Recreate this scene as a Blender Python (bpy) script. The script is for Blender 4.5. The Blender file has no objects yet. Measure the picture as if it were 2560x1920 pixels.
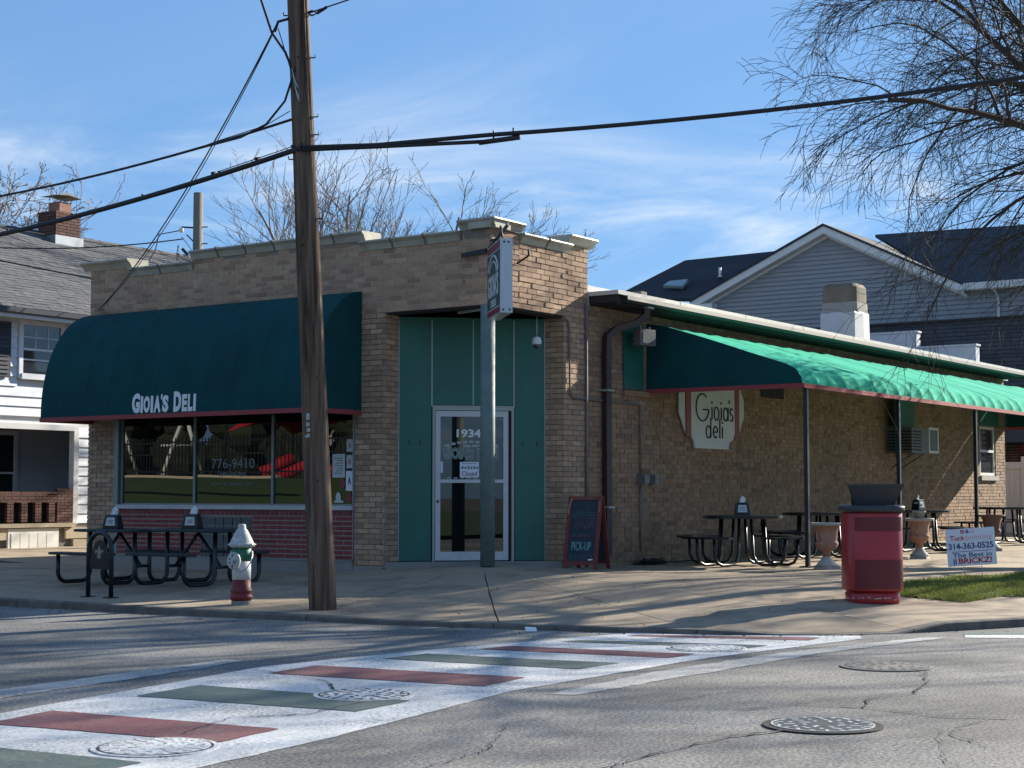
import bpy, math, random
import numpy as np
from mathutils import Vector, Matrix, noise as mnoise
R = math.radians
random.seed(7); np.random.seed(7)
S = bpy.context.scene
COL = S.collection

# ------------------------------------------------------------------ camera, sky, sun, exposure
CAM = Vector((-19.03, -13.43, 1.42))
cd = bpy.data.cameras.new('camera'); cam = bpy.data.objects.new('camera', cd); COL.objects.link(cam)
cam.location = CAM; cam.rotation_euler = (R(93.84), 0, R(-55.5))
cd.sensor_width = 36; cd.lens = 57.66; cd.clip_start = .1; cd.clip_end = 2000
S.camera = cam
SUN_EL, SUN_AZ = 23.2, -15.0          # azimuth counted from +X
sdir = Vector((math.cos(R(SUN_EL))*math.cos(R(SUN_AZ)), math.cos(R(SUN_EL))*math.sin(R(SUN_AZ)), math.sin(R(SUN_EL))))
ld = bpy.data.lights.new('sun', 'SUN'); ld.energy = 3.8; ld.angle = R(.55); ld.color = (1, .93, .80)
sun = bpy.data.objects.new('sun', ld); COL.objects.link(sun)
sun.rotation_euler = (-sdir).to_track_quat('-Z', 'Y').to_euler()
W = bpy.data.worlds.new('World'); S.world = W; W.use_nodes = True
nt = W.node_tree; nt.nodes.clear()
def N(t, **kw):
    n = nt.nodes.new(t)
    for k, v in kw.items(): setattr(n, k, v)
    return n
out = N('ShaderNodeOutputWorld'); bg = N('ShaderNodeBackground')
sky = N('ShaderNodeTexSky', sky_type='NISHITA'); sky.sun_disc = False
sky.sun_elevation = R(SUN_EL); sky.sun_rotation = R(90 - SUN_AZ)
sky.altitude = 150; sky.air_density = 1.0; sky.dust_density = .35; sky.ozone_density = 3.0
tc = N('ShaderNodeTexCoord'); sep = N('ShaderNodeSeparateXYZ'); add = N('ShaderNodeMath', operation='ADD'); add.inputs[1].default_value = .10
mx = N('ShaderNodeMath', operation='MAXIMUM'); mx.inputs[1].default_value = .03
dx = N('ShaderNodeMath', operation='DIVIDE'); dy = N('ShaderNodeMath', operation='DIVIDE'); cmb = N('ShaderNodeCombineXYZ')
L = nt.links.new
L(tc.outputs['Generated'], sep.inputs[0]); L(sep.outputs['Z'], add.inputs[0]); L(add.outputs[0], mx.inputs[0])
L(sep.outputs['X'], dx.inputs[0]); L(mx.outputs[0], dx.inputs[1]); L(sep.outputs['Y'], dy.inputs[0]); L(mx.outputs[0], dy.inputs[1])
L(dx.outputs[0], cmb.inputs[0]); L(dy.outputs[0], cmb.inputs[1])
mp = N('ShaderNodeMapping'); mp.inputs['Rotation'].default_value = (0, 0, R(-10)); mp.inputs['Scale'].default_value = (1.7, 1.2, 1); mp.inputs['Location'].default_value = (8, 13, 0)
L(cmb.outputs[0], mp.inputs[0])
n1 = N('ShaderNodeTexNoise'); n1.inputs['Scale'].default_value = .55; n1.inputs['Detail'].default_value = 9; n1.inputs['Roughness'].default_value = .62; n1.inputs['Distortion'].default_value = .9
n2 = N('ShaderNodeTexNoise'); n2.inputs['Scale'].default_value = .26; n2.inputs['Detail'].default_value = 2
L(mp.outputs[0], n1.inputs['Vector']); L(mp.outputs[0], n2.inputs['Vector'])
r1 = N('ShaderNodeMapRange'); r1.inputs['From Min'].default_value = .44; r1.inputs['From Max'].default_value = .82; r1.interpolation_type = 'SMOOTHSTEP'
r2 = N('ShaderNodeMapRange'); r2.inputs['From Min'].default_value = .40; r2.inputs['From Max'].default_value = .62; r2.interpolation_type = 'SMOOTHSTEP'
L(n1.outputs['Fac'], r1.inputs[0]); L(n2.outputs['Fac'], r2.inputs[0])
mm = N('ShaderNodeMath', operation='MULTIPLY'); L(r1.outputs[0], mm.inputs[0]); L(r2.outputs[0], mm.inputs[1])
m3 = N('ShaderNodeMath', operation='MULTIPLY'); L(mm.outputs[0], m3.inputs[0]); m3.inputs[1].default_value = 1.35; m3.use_clamp = True
tint = N('ShaderNodeMix', data_type='RGBA', blend_type='MULTIPLY'); tint.inputs['Factor'].default_value = 1
tint.inputs['B'].default_value = (1.02, 1.70, 2.64, 1)
gm = N('ShaderNodeGamma'); gm.inputs['Gamma'].default_value = .40; L(sky.outputs[0], gm.inputs['Color']); L(gm.outputs[0], tint.inputs['A'])
cl = N('ShaderNodeMix', data_type='RGBA'); cl.inputs['B'].default_value = (6.0, 6.5, 6.9, 1)
L(m3.outputs[0], cl.inputs['Factor']); L(tint.outputs['Result'], cl.inputs['A'])
L(cl.outputs['Result'], bg.inputs['Color']); bg.inputs['Strength'].default_value = .05
L(bg.outputs[0], out.inputs['Surface'])
S.view_settings.view_transform = 'Standard'; S.view_settings.look = 'None'; S.view_settings.exposure = 1.68; S.view_settings.gamma = 1
S.render.engine = 'CYCLES'; S.cycles.max_bounces = 6; S.cycles.transparent_max_bounces = 8
S.render.resolution_x = 1024; S.render.resolution_y = 768

# ------------------------------------------------------------------ materials
def mat(name, base, rough=.8, var=None, vscale=8.0, vamt=.5, bump=0.0, bscale=60.0, metal=0.0, spec=.5, isl=None, stretch=None, dirt=None, dscale=1.5, damt=.5, coord='Object', alpha=None, ior=None, sheen=None, trans=None):
    """base colour with an optional second colour by noise, per piece palette, dirt patches and fine bump"""
    m = bpy.data.materials.new(name); m.use_nodes = True; t = m.node_tree; b = t.nodes['Principled BSDF']
    b.inputs['Roughness'].default_value = rough; b.inputs['Metallic'].default_value = metal
    b.inputs['Specular IOR Level'].default_value = spec
    if ior: b.inputs['IOR'].default_value = ior
    c4 = lambda c: (c[0], c[1], c[2], 1)
    b.inputs['Base Color'].default_value = c4(base)
    last = None
    co = t.nodes.new('ShaderNodeTexCoord'); src = co.outputs['Object' if coord == 'World' else coord]
    if coord == 'World':
        g = t.nodes.new('ShaderNodeNewGeometry'); src = g.outputs['Position']
    if stretch:
        mpp = t.nodes.new('ShaderNodeMapping'); mpp.inputs['Scale'].default_value = stretch; t.links.new(src, mpp.inputs[0]); src = mpp.outputs[0]
    def noise(sc, det=4, ro=.6):
        n = t.nodes.new('ShaderNodeTexNoise'); n.inputs['Scale'].default_value = sc; n.inputs['Detail'].default_value = det; n.inputs['Roughness'].default_value = ro
        t.links.new(src, n.inputs['Vector']); return n.outputs['Fac']
    def rng(f, a, bb):
        r = t.nodes.new('ShaderNodeMapRange'); r.inputs['From Min'].default_value = a; r.inputs['From Max'].default_value = bb; t.links.new(f, r.inputs[0]); return r.outputs[0]
    def mul(f, k):
        r = t.nodes.new('ShaderNodeMath'); r.operation = 'MULTIPLY'; t.links.new(f, r.inputs[0]); r.inputs[1].default_value = k; return r.outputs[0]
    def mix(f, a, bb, mode='MIX'):
        x = t.nodes.new('ShaderNodeMix'); x.data_type = 'RGBA'; x.blend_type = mode
        if isinstance(f, float): x.inputs['Factor'].default_value = f
        else: t.links.new(f, x.inputs['Factor'])
        for k, v in (('A', a), ('B', bb)):
            if isinstance(v, tuple): x.inputs[k].default_value = c4(v)
            else: t.links.new(v, x.inputs[k])
        return x.outputs['Result']
    last = tuple(base)
    if isl:
        oi = t.nodes.new('ShaderNodeObjectInfo'); g = t.nodes.new('ShaderNodeNewGeometry')
        ad = t.nodes.new('ShaderNodeMath'); ad.operation = 'ADD'; fr = t.nodes.new('ShaderNodeMath'); fr.operation = 'FRACT'
        t.links.new(oi.outputs['Random'], ad.inputs[0]); t.links.new(g.outputs['Random Per Island'], ad.inputs[1]); t.links.new(ad.outputs[0], fr.inputs[0])
        cr = t.nodes.new('ShaderNodeValToRGB'); cr.color_ramp.interpolation = 'LINEAR'
        el = cr.color_ramp.elements
        while len(el) < len(isl): el.new(.5)
        for i, c in enumerate(isl): el[i].position = i/(len(isl)-1); el[i].color = c4(c)
        t.links.new(fr.outputs[0], cr.inputs[0]); last = cr.outputs[0]
    if var: last = mix(mul(rng(noise(vscale), .35, .65), vamt), last, tuple(var))
    if dirt: last = mix(mul(rng(noise(dscale, 6, .65), .5, .72), damt), last, tuple(dirt))
    if last is not None and not isinstance(last, tuple): t.links.new(last, b.inputs['Base Color'])
    if bump:
        bp = t.nodes.new('ShaderNodeBump'); bp.inputs['Strength'].default_value = bump; bp.inputs['Distance'].default_value = .01
        t.links.new(noise(bscale, 5, .65), bp.inputs['Height']); t.links.new(bp.outputs[0], b.inputs['Normal'])
    if sheen: b.inputs['Sheen Weight'].default_value = sheen
    if trans:
        tr = t.nodes.new('ShaderNodeBsdfTranslucent'); ms = t.nodes.new('ShaderNodeMixShader'); ms.inputs[0].default_value = trans
        if not isinstance(last, tuple): t.links.new(last, tr.inputs[0])
        else: tr.inputs[0].default_value = c4(base)
        o = t.nodes['Material Output']; t.links.new(b.outputs[0], ms.inputs[1]); t.links.new(tr.outputs[0], ms.inputs[2]); t.links.new(ms.outputs[0], o.inputs[0])
    return m

M = {}
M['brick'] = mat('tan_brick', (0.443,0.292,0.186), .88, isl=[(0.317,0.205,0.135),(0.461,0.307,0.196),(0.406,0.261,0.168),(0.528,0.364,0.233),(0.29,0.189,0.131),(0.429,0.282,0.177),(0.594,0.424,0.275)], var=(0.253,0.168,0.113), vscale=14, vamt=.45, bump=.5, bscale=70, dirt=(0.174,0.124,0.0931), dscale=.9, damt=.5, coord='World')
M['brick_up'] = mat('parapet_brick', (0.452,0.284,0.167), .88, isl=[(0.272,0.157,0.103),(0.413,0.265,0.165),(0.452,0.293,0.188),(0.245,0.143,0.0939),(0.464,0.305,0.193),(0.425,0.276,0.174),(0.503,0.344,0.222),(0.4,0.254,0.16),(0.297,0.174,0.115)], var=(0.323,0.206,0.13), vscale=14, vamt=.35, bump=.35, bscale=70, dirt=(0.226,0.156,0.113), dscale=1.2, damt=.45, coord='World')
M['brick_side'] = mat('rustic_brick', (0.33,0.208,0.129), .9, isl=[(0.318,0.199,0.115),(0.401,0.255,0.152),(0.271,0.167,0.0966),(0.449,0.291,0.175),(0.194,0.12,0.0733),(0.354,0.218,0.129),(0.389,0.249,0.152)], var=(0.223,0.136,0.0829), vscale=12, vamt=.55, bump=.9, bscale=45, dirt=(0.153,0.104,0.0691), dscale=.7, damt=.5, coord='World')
M['mortar'] = mat('mortar', (0.215,0.186,0.157), .95, var=(0.143,0.122,0.1), vscale=6, bump=.5, bscale=90)
M['mortar_light'] = mat('mortar_light', (0.458,0.402,0.345), .95, var=(0.327,0.286,0.243), vscale=6, bump=.4, bscale=90)
M['red_brick'] = mat('red_brick', (0.17,0.034,0.0298), .75, isl=[(0.23,0.0382,0.0382),(0.272,0.0553,0.0493),(0.187,0.0323,0.034),(0.246,0.0467,0.0425)], var=(0.128,0.0255,0.0255), vscale=10, vamt=.5, bump=.4, bscale=80, coord='World')
M['mortar_pink'] = mat('pale_pink_mortar', (.28,.225,.22), .95, var=(0.302,0.245,0.238), vscale=6)
M['dark_brick'] = mat('porch_brick', (0.115,0.0484,0.0363), .85, isl=[(0.123,0.0484,0.0363),(0.153,0.0688,0.0484),(0.0842,0.0363,0.0282),(0.184,0.0887,0.0645)], var=(0.0689,0.0322,0.0242), vscale=9, bump=.4, coord='World')
M['coping'] = mat('glazed_terracotta', (0.429,0.403,0.326), .45, var=(0.309,0.292,0.232), vscale=3, vamt=.6, dirt=(0.103,0.0944,0.0772), dscale=4, damt=.5, bump=.15, bscale=40)
M['coping_joint'] = mat('coping_joint', (.16,.145,.12), .9)
M['concrete'] = mat('sidewalk_concrete', (0.348,0.267,0.182), .9, var=(0.267,0.205,0.144), vscale=2.2, vamt=.7, dirt=(0.151,0.119,0.0908), dscale=1.1, damt=.85, bump=.35, bscale=130, coord='World')
M['concrete_b'] = mat('sidewalk_base', (.07,.06,.05), .95)
M['kerb'] = mat('kerb_stone', (0.174,0.152,0.126), .9, var=(0.0955,0.0868,0.0781), vscale=5, vamt=.8, dirt=(0.0521,0.0477,0.0434), dscale=3, damt=.6, bump=.5, bscale=70, coord='World')
M['found'] = mat('foundation_concrete', (0.26,0.254,0.234), .9, var=(0.169,0.169,0.163), vscale=4, dirt=(0.39,0.377,0.351), dscale=2, damt=.4, bump=.4)
M['teal'] = mat('teal_painted_panel', (0.0162,0.135,0.103), .5, var=(0.0243,0.109,0.0868), vscale=1.2, vamt=.7, dirt=(0.0675,0.215,0.165), dscale=3, damt=.15, bump=.05, bscale=10)
M['trim'] = mat('aluminium_trim', (.34,.37,.35), .45, metal=.3)
M['white_alu'] = mat('white_door_frame', (.55,.57,.58), .4, var=(.42,.44,.45), vscale=5, vamt=.5)
M['glass'] = mat('window_glass', (.006,.008,.009), .008, ior=1.8, bump=.004, bscale=.9)
M['glass_far'] = mat('house_glass', (.02,.025,.03), .03, ior=1.8, bump=.03, bscale=2.5)
M['alu'] = mat('window_frame_metal', (.22,.25,.25), .45, metal=.4)
M['sill'] = mat('painted_sill', (0.504,0.504,0.516), .6, var=(0.36,0.36,0.372), vscale=4, vamt=.5)
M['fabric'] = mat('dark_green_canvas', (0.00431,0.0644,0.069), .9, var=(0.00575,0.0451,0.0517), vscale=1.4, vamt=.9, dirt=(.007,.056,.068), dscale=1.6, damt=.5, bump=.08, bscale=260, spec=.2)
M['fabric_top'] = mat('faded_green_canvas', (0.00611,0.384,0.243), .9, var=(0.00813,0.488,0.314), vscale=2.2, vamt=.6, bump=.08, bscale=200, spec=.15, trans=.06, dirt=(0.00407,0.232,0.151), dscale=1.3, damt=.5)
M['red_trim'] = mat('red_canvas_trim', (.30,.045,.05), .8, var=(.22,.05,.055), vscale=4, vamt=.6)
M['white_letter'] = mat('white_lettering', (.72,.74,.76), .7)
M['black_letter'] = mat('black_lettering', (.03,.03,.035), .6)
M['black_steel'] = mat('black_powder_coated_steel', (.006,.009,.012), .35, var=(.012,.016,.02), vscale=12, vamt=.5)
M['green_plastic'] = mat('dark_green_coated_steel', (.006,.018,.02), .45, var=(.01,.03,.032), vscale=15, vamt=.5)
M['iron'] = mat('black_iron', (.012,.012,.014), .5)
M['wood'] = mat('weathered_pole_wood', (.17,.105,.068), .92, var=(.030,.018,.013), vscale=4.5, vamt=.97, stretch=(3.6,3.6,.13), dirt=(.30,.225,.165), dscale=3.5, damt=.6, bump=1.0, bscale=8)
M['wood_grey'] = mat('grey_pole_wood', (.22,.19,.155), .9, var=(.13,.11,.09), vscale=5, vamt=.8, stretch=(3,3,.2), bump=.8, bscale=9)
M['cable'] = mat('black_cable', (.012,.013,.018), .6)
M['galv'] = mat('galvanised_steel', (.42,.44,.45), .4, var=(.3,.32,.33), vscale=6, metal=.7)
M['sign_alu'] = mat('brushed_sign_edge', (.52,.56,.60), .42, var=(.42,.46,.50), vscale=4, vamt=.7, stretch=(6,6,.4), metal=.45)
M['pole_green'] = mat('grey_green_painted_column', (0.131,0.19,0.184), .62, var=(0.0952,0.149,0.149), vscale=4, vamt=.6, dirt=(0.0714,0.107,0.107), dscale=8, damt=.5)
M['sign_green'] = mat('sign_green', (.035,.075,.07), .5)
M['sign_red'] = mat('sign_red', (.22,.03,.03), .5)
M['sign_white'] = mat('sign_white', (.62,.63,.62), .6, var=(.52,.53,.52), vscale=3)
M['paint_white'] = mat('white_siding_paint', (.72,.74,.77), .6, var=(.64,.66,.70), vscale=2, vamt=.6, bump=.05)
M['paint_trim'] = mat('white_trim', (.66,.66,.64), .55, var=(.56,.56,.54), vscale=3, vamt=.5)
M['siding_blue'] = mat('blue_grey_siding', (0.286,0.298,0.31), .65, var=(0.251,0.259,0.274), vscale=3, vamt=.6)
M['siding_dark'] = mat('dark_shingle_wall', (0.046,0.0529,0.0667), .85, isl=[(0.0403,0.046,0.0575),(0.0633,0.0713,0.0897),(0.0483,0.0552,0.069)], bump=.4, bscale=20)
M['shingle'] = mat('grey_roof_shingle', (0.0937,0.0963,0.104), .95, isl=[(0.0688,0.0721,0.0805),(0.105,0.107,0.114),(0.0826,0.086,0.0937),(0.129,0.132,0.134)], var=(0.066,0.0681,0.0745), vscale=5, vamt=.5, bump=.4, bscale=120, coord='World')
M['shingle_dark'] = mat('charcoal_roof_shingle', (0.036,0.0408,0.054), .9, isl=[(0.024,0.0276,0.036),(0.048,0.0528,0.066),(0.0336,0.0372,0.048)], bump=.4, bscale=60, coord='World')
M['flash'] = mat('white_roof_flashing', (.60,.585,.54), .45, var=(.45,.43,.39), vscale=3, vamt=.6)
M['gutter'] = mat('dark_green_gutter', (.018,.022,.022), .6, var=(.014,.017,.018), vscale=4)
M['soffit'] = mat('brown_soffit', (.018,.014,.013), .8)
M['roof_coat'] = mat('silver_roof_coating', (0.45,0.468,0.495), .55, var=(0.36,0.378,0.405), vscale=2.5, vamt=.7, bump=.3, bscale=9)
M['downspout'] = mat('brown_downspout', (.05,.028,.028), .4, var=(.035,.022,.024), vscale=4)
M['conduit'] = mat('grey_conduit', (.17,.165,.155), .6, var=(.12,.115,.11), vscale=6)
M['stone'] = mat('porch_foundation_stone', (0.456,0.372,0.264), .9, isl=[(0.432,0.36,0.252),(0.504,0.42,0.3),(0.384,0.312,0.216)], bump=.7, bscale=14)
M['vinyl'] = mat('white_vinyl', (.74,.73,.67), .5)
M['hyd_white'] = mat('chipped_white_paint', (.58,.59,.58), .7, var=(.30,.31,.30), vscale=26, vamt=.8, dirt=(.05,.05,.045), dscale=11, damt=.75, bump=.5, bscale=60)
M['hyd_green'] = mat('green_hydrant_paint', (.012,.145,.085), .55, var=(.01,.11,.065), vscale=9, vamt=.5)
M['hyd_cream'] = mat('white_hydrant_paint', (.62,.64,.66), .55, var=(.5,.52,.54), vscale=9, vamt=.4)
M['hyd_red'] = mat('red_hydrant_paint', (.17,.015,.022), .55, var=(.12,.01,.016), vscale=9, vamt=.5)
M['bin_red'] = mat('red_painted_steel', (0.342,0.0188,0.0233), .32, var=(0.294,0.0171,0.0213), vscale=3, vamt=.4)
M['bin_mesh'] = mat('perforated_red_steel', (0.12,0.009,0.0126), .5)
M['bin_lid'] = mat('charcoal_plastic_lid', (.03,.037,.045), .5, var=(.022,.028,.034), vscale=20, bump=.1)
M['terracotta'] = mat('weathered_terracotta', (.36,.185,.12), .85, var=(.27,.125,.085), vscale=5, vamt=.7, dirt=(.34,.28,.22), dscale=4, damt=.6, bump=.3, bscale=30)
M['terracotta_d'] = mat('brown_terracotta', (.13,.075,.055), .85, var=(.10,.06,.05), vscale=5, bump=.3, bscale=30)
M['stone_grey'] = mat('grey_plinth_stone', (.36,.35,.32), .85, var=(.27,.26,.24), vscale=6)
M['soil'] = mat('dark_soil', (.05,.035,.025), .95, bump=.8, bscale=20)
M['aframe'] = mat('red_painted_wood', (.17,.030,.028), .7, var=(.12,.022,.02), vscale=7, vamt=.6)
M['chalkboard'] = mat('chalkboard', (.018,.032,.045), .8, var=(.03,.05,.065), vscale=4, vamt=.6, bump=.05)
M['chalk_cyan'] = mat('cyan_chalk', (0.21,0.45,0.495), .95, var=(0.075,0.15,0.18), vscale=60, vamt=.8)
M['chalk_pink'] = mat('faded_pink_chalk', (0.288,0.158,0.23), .95, var=(0.115,0.115,0.158), vscale=60, vamt=.8)
M['wood_lite'] = mat('pale_wood', (.32,.22,.16), .8)
M['blue_ink'] = mat('navy_print', (.02,.045,.16), .7)
M['red_ink'] = mat('red_print', (.42,.03,.045), .7)
M['red_fade'] = mat('faded_red_print', (.62,.40,.43), .7)
M['board'] = mat('white_corrugated_plastic', (.66,.72,.80), .5, var=(.60,.67,.76), vscale=4)
M['paper'] = mat('paper', (.50,.53,.53), .8)
M['paper_w'] = mat('tissue_paper', (.72,.74,.76), .8)
M['glassblock'] = mat('glass_block', (.035,.055,.055), .12, var=(.10,.13,.125), vscale=18, vamt=.7, bump=.8, bscale=22, ior=1.6)
M['grout'] = mat('white_grout', (.36,.38,.38), .8)
M['bark'] = mat('grey_brown_bark', (.060,.045,.038), .9, var=(.035,.026,.022), vscale=20, vamt=.6)
M['bark_pale'] = mat('pale_bark', (0.261,0.217,0.2), .9, var=(0.157,0.129,0.116), vscale=10, vamt=.6)
M['bark_olive'] = mat('budding_bark', (.17,.135,.08), .9, var=(.14,.13,.055), vscale=6, vamt=.7)
M['bud'] = mat('pale_seed_tufts', (.28,.22,.17), .9)
M['grass'] = mat('grass_blades', (0.147,0.199,0.0355), .8, isl=[(0.0945,0.142,0.0291),(0.21,0.242,0.0484),(0.147,0.199,0.0355),(0.294,0.256,0.0808)], trans=.25)
M['lawn'] = mat('lawn', (0.0316,0.0638,0.0104), .95, var=(0.0491,0.0726,0.0173), vscale=2.5, vamt=.8, bump=.8, bscale=40, coord='World')
M['earth'] = mat('earth', (.10,.085,.06), .95, var=(.06,.07,.03), vscale=.3, coord='World')
M['hedge'] = mat('evergreen_foliage', (.016,.024,.012), .95, var=(.03,.04,.018), vscale=1.5, vamt=.8, bump=.6, bscale=6)
M['red_cloth'] = mat('red_playground_canopy', (0.52,0.0156,0.026), .7)
M['blue_roof'] = mat('skylight_glass', (.25,.32,.33), .08, spec=.9)
M['litter'] = mat('litter_paper', (.75,.75,.75), .7)
M['ac_grey'] = mat('grey_appliance', (.12,.13,.135), .6)

def asphalt():
    m = bpy.data.materials.new('worn_asphalt'); m.use_nodes = True; t = m.node_tree; b = t.nodes['Principled BSDF']; l = t.links.new
    g = t.nodes.new('ShaderNodeNewGeometry')
    def nz(sc, d=3, ro=.6):
        n = t.nodes.new('ShaderNodeTexNoise'); n.inputs['Scale'].default_value = sc; n.inputs['Detail'].default_value = d; n.inputs['Roughness'].default_value = ro; l(g.outputs['Position'], n.inputs['Vector']); return n.outputs['Fac']
    cr = t.nodes.new('ShaderNodeValToRGB'); e = cr.color_ramp.elements
    e[0].position = .36; e[0].color = (.06,.059,.058,1); e[1].position = .68; e[1].color = (.48,.46,.42,1)
    x = e.new(.5); x.color = (.205,.196,.182,1)
    l(nz(40, 3, .85), cr.inputs[0])
    v = t.nodes.new('ShaderNodeTexVoronoi'); v.inputs['Scale'].default_value = 42; l(g.outputs['Position'], v.inputs['Vector'])
    vr = t.nodes.new('ShaderNodeMapRange'); vr.inputs['From Min'].default_value = .0; vr.inputs['From Max'].default_value = .5; vr.inputs['To Min'].default_value = .65; vr.inputs['To Max'].default_value = 0; l(v.outputs['Distance'], vr.inputs[0])
    m1 = t.nodes.new('ShaderNodeMix'); m1.data_type = 'RGBA'; m1.inputs['B'].default_value = (.30,.288,.265,1); l(vr.outputs[0], m1.inputs['Factor']); l(cr.outputs[0], m1.inputs['A'])
    r2 = t.nodes.new('ShaderNodeMapRange'); r2.inputs['From Min'].default_value = .38; r2.inputs['From Max'].default_value = .62; r2.inputs['To Min'].default_value = .60; r2.inputs['To Max'].default_value = 1.12; l(nz(.55, 6, .6), r2.inputs[0])
    m2 = t.nodes.new('ShaderNodeMix'); m2.data_type = 'RGBA'; m2.blend_type = 'MULTIPLY'; m2.inputs['Factor'].default_value = 1; l(m1.outputs['Result'], m2.inputs['A']); l(r2.outputs[0], m2.inputs['B'])
    l(m2.outputs['Result'], b.inputs['Base Color']); b.inputs['Roughness'].default_value = .9; b.inputs['Specular IOR Level'].default_value = .3
    bp = t.nodes.new('ShaderNodeBump'); bp.inputs['Strength'].default_value = .9; bp.inputs['Distance'].default_value = .006; l(nz(60, 4, .75), bp.inputs['Height']); l(bp.outputs[0], b.inputs['Normal'])
    return m
M['asphalt'] = asphalt()
def paint(name, c, wear):
    m = bpy.data.materials.new(name); m.use_nodes = True; t = m.node_tree; b = t.nodes['Principled BSDF']; l = t.links.new
    g = t.nodes.new('ShaderNodeNewGeometry')
    def nz(sc, d=3, ro=.6, st=None):
        n = t.nodes.new('ShaderNodeTexNoise'); n.inputs['Scale'].default_value = sc; n.inputs['Detail'].default_value = d; n.inputs['Roughness'].default_value = ro; l(g.outputs['Position'], n.inputs['Vector']); return n.outputs['Fac']
    def rg(f, a, bb, c0=0., c1=1.):
        r = t.nodes.new('ShaderNodeMapRange'); r.inputs['From Min'].default_value = a; r.inputs['From Max'].default_value = bb; r.inputs['To Min'].default_value = c0; r.inputs['To Max'].default_value = c1; l(f, r.inputs[0]); return r.outputs[0]
    def mx(f, A, B, mode='MIX'):
        x = t.nodes.new('ShaderNodeMix'); x.data_type = 'RGBA'; x.blend_type = mode; l(f, x.inputs['Factor'])
        for k, v in (('A', A), ('B', B)):
            if isinstance(v, tuple): x.inputs[k].default_value = (*v, 1)
            else: l(v, x.inputs[k])
        return x.outputs['Result']
    base = mx(rg(nz(1.1, 5), .38, .62), tuple(c), tuple(k*.80 for k in c))
    w = t.nodes.new('ShaderNodeMath'); w.operation = 'MULTIPLY'; l(rg(nz(38, 3, .8), .46, .56), w.inputs[0]); l(rg(nz(1.5, 8, .75), .36, .64, .12*wear, 1.0*wear), w.inputs[1])
    r = mx(w.outputs[0], base, (.19,.18,.165))
    l(r, b.inputs['Base Color']); b.inputs['Roughness'].default_value = .75; b.inputs['Specular IOR Level'].default_value = .3
    bp = t.nodes.new('ShaderNodeBump'); bp.inputs['Strength'].default_value = .6; bp.inputs['Distance'].default_value = .005; l(nz(60, 4, .75), bp.inputs['Height']); l(bp.outputs[0], b.inputs['Normal'])
    return m
M['rw'] = paint('white_road_paint', (.70,.71,.71), 1.0); M['rr'] = paint('red_road_paint', (.235,.080,.082), .85)
M['rg'] = paint('green_road_paint', (.095,.145,.125), .9); M['rold'] = paint('worn_white_road_paint', (.50,.49,.465), 1.25)
M['crack'] = mat('crack_shadow_filler', (.018,.017,.016), .95)

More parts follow.
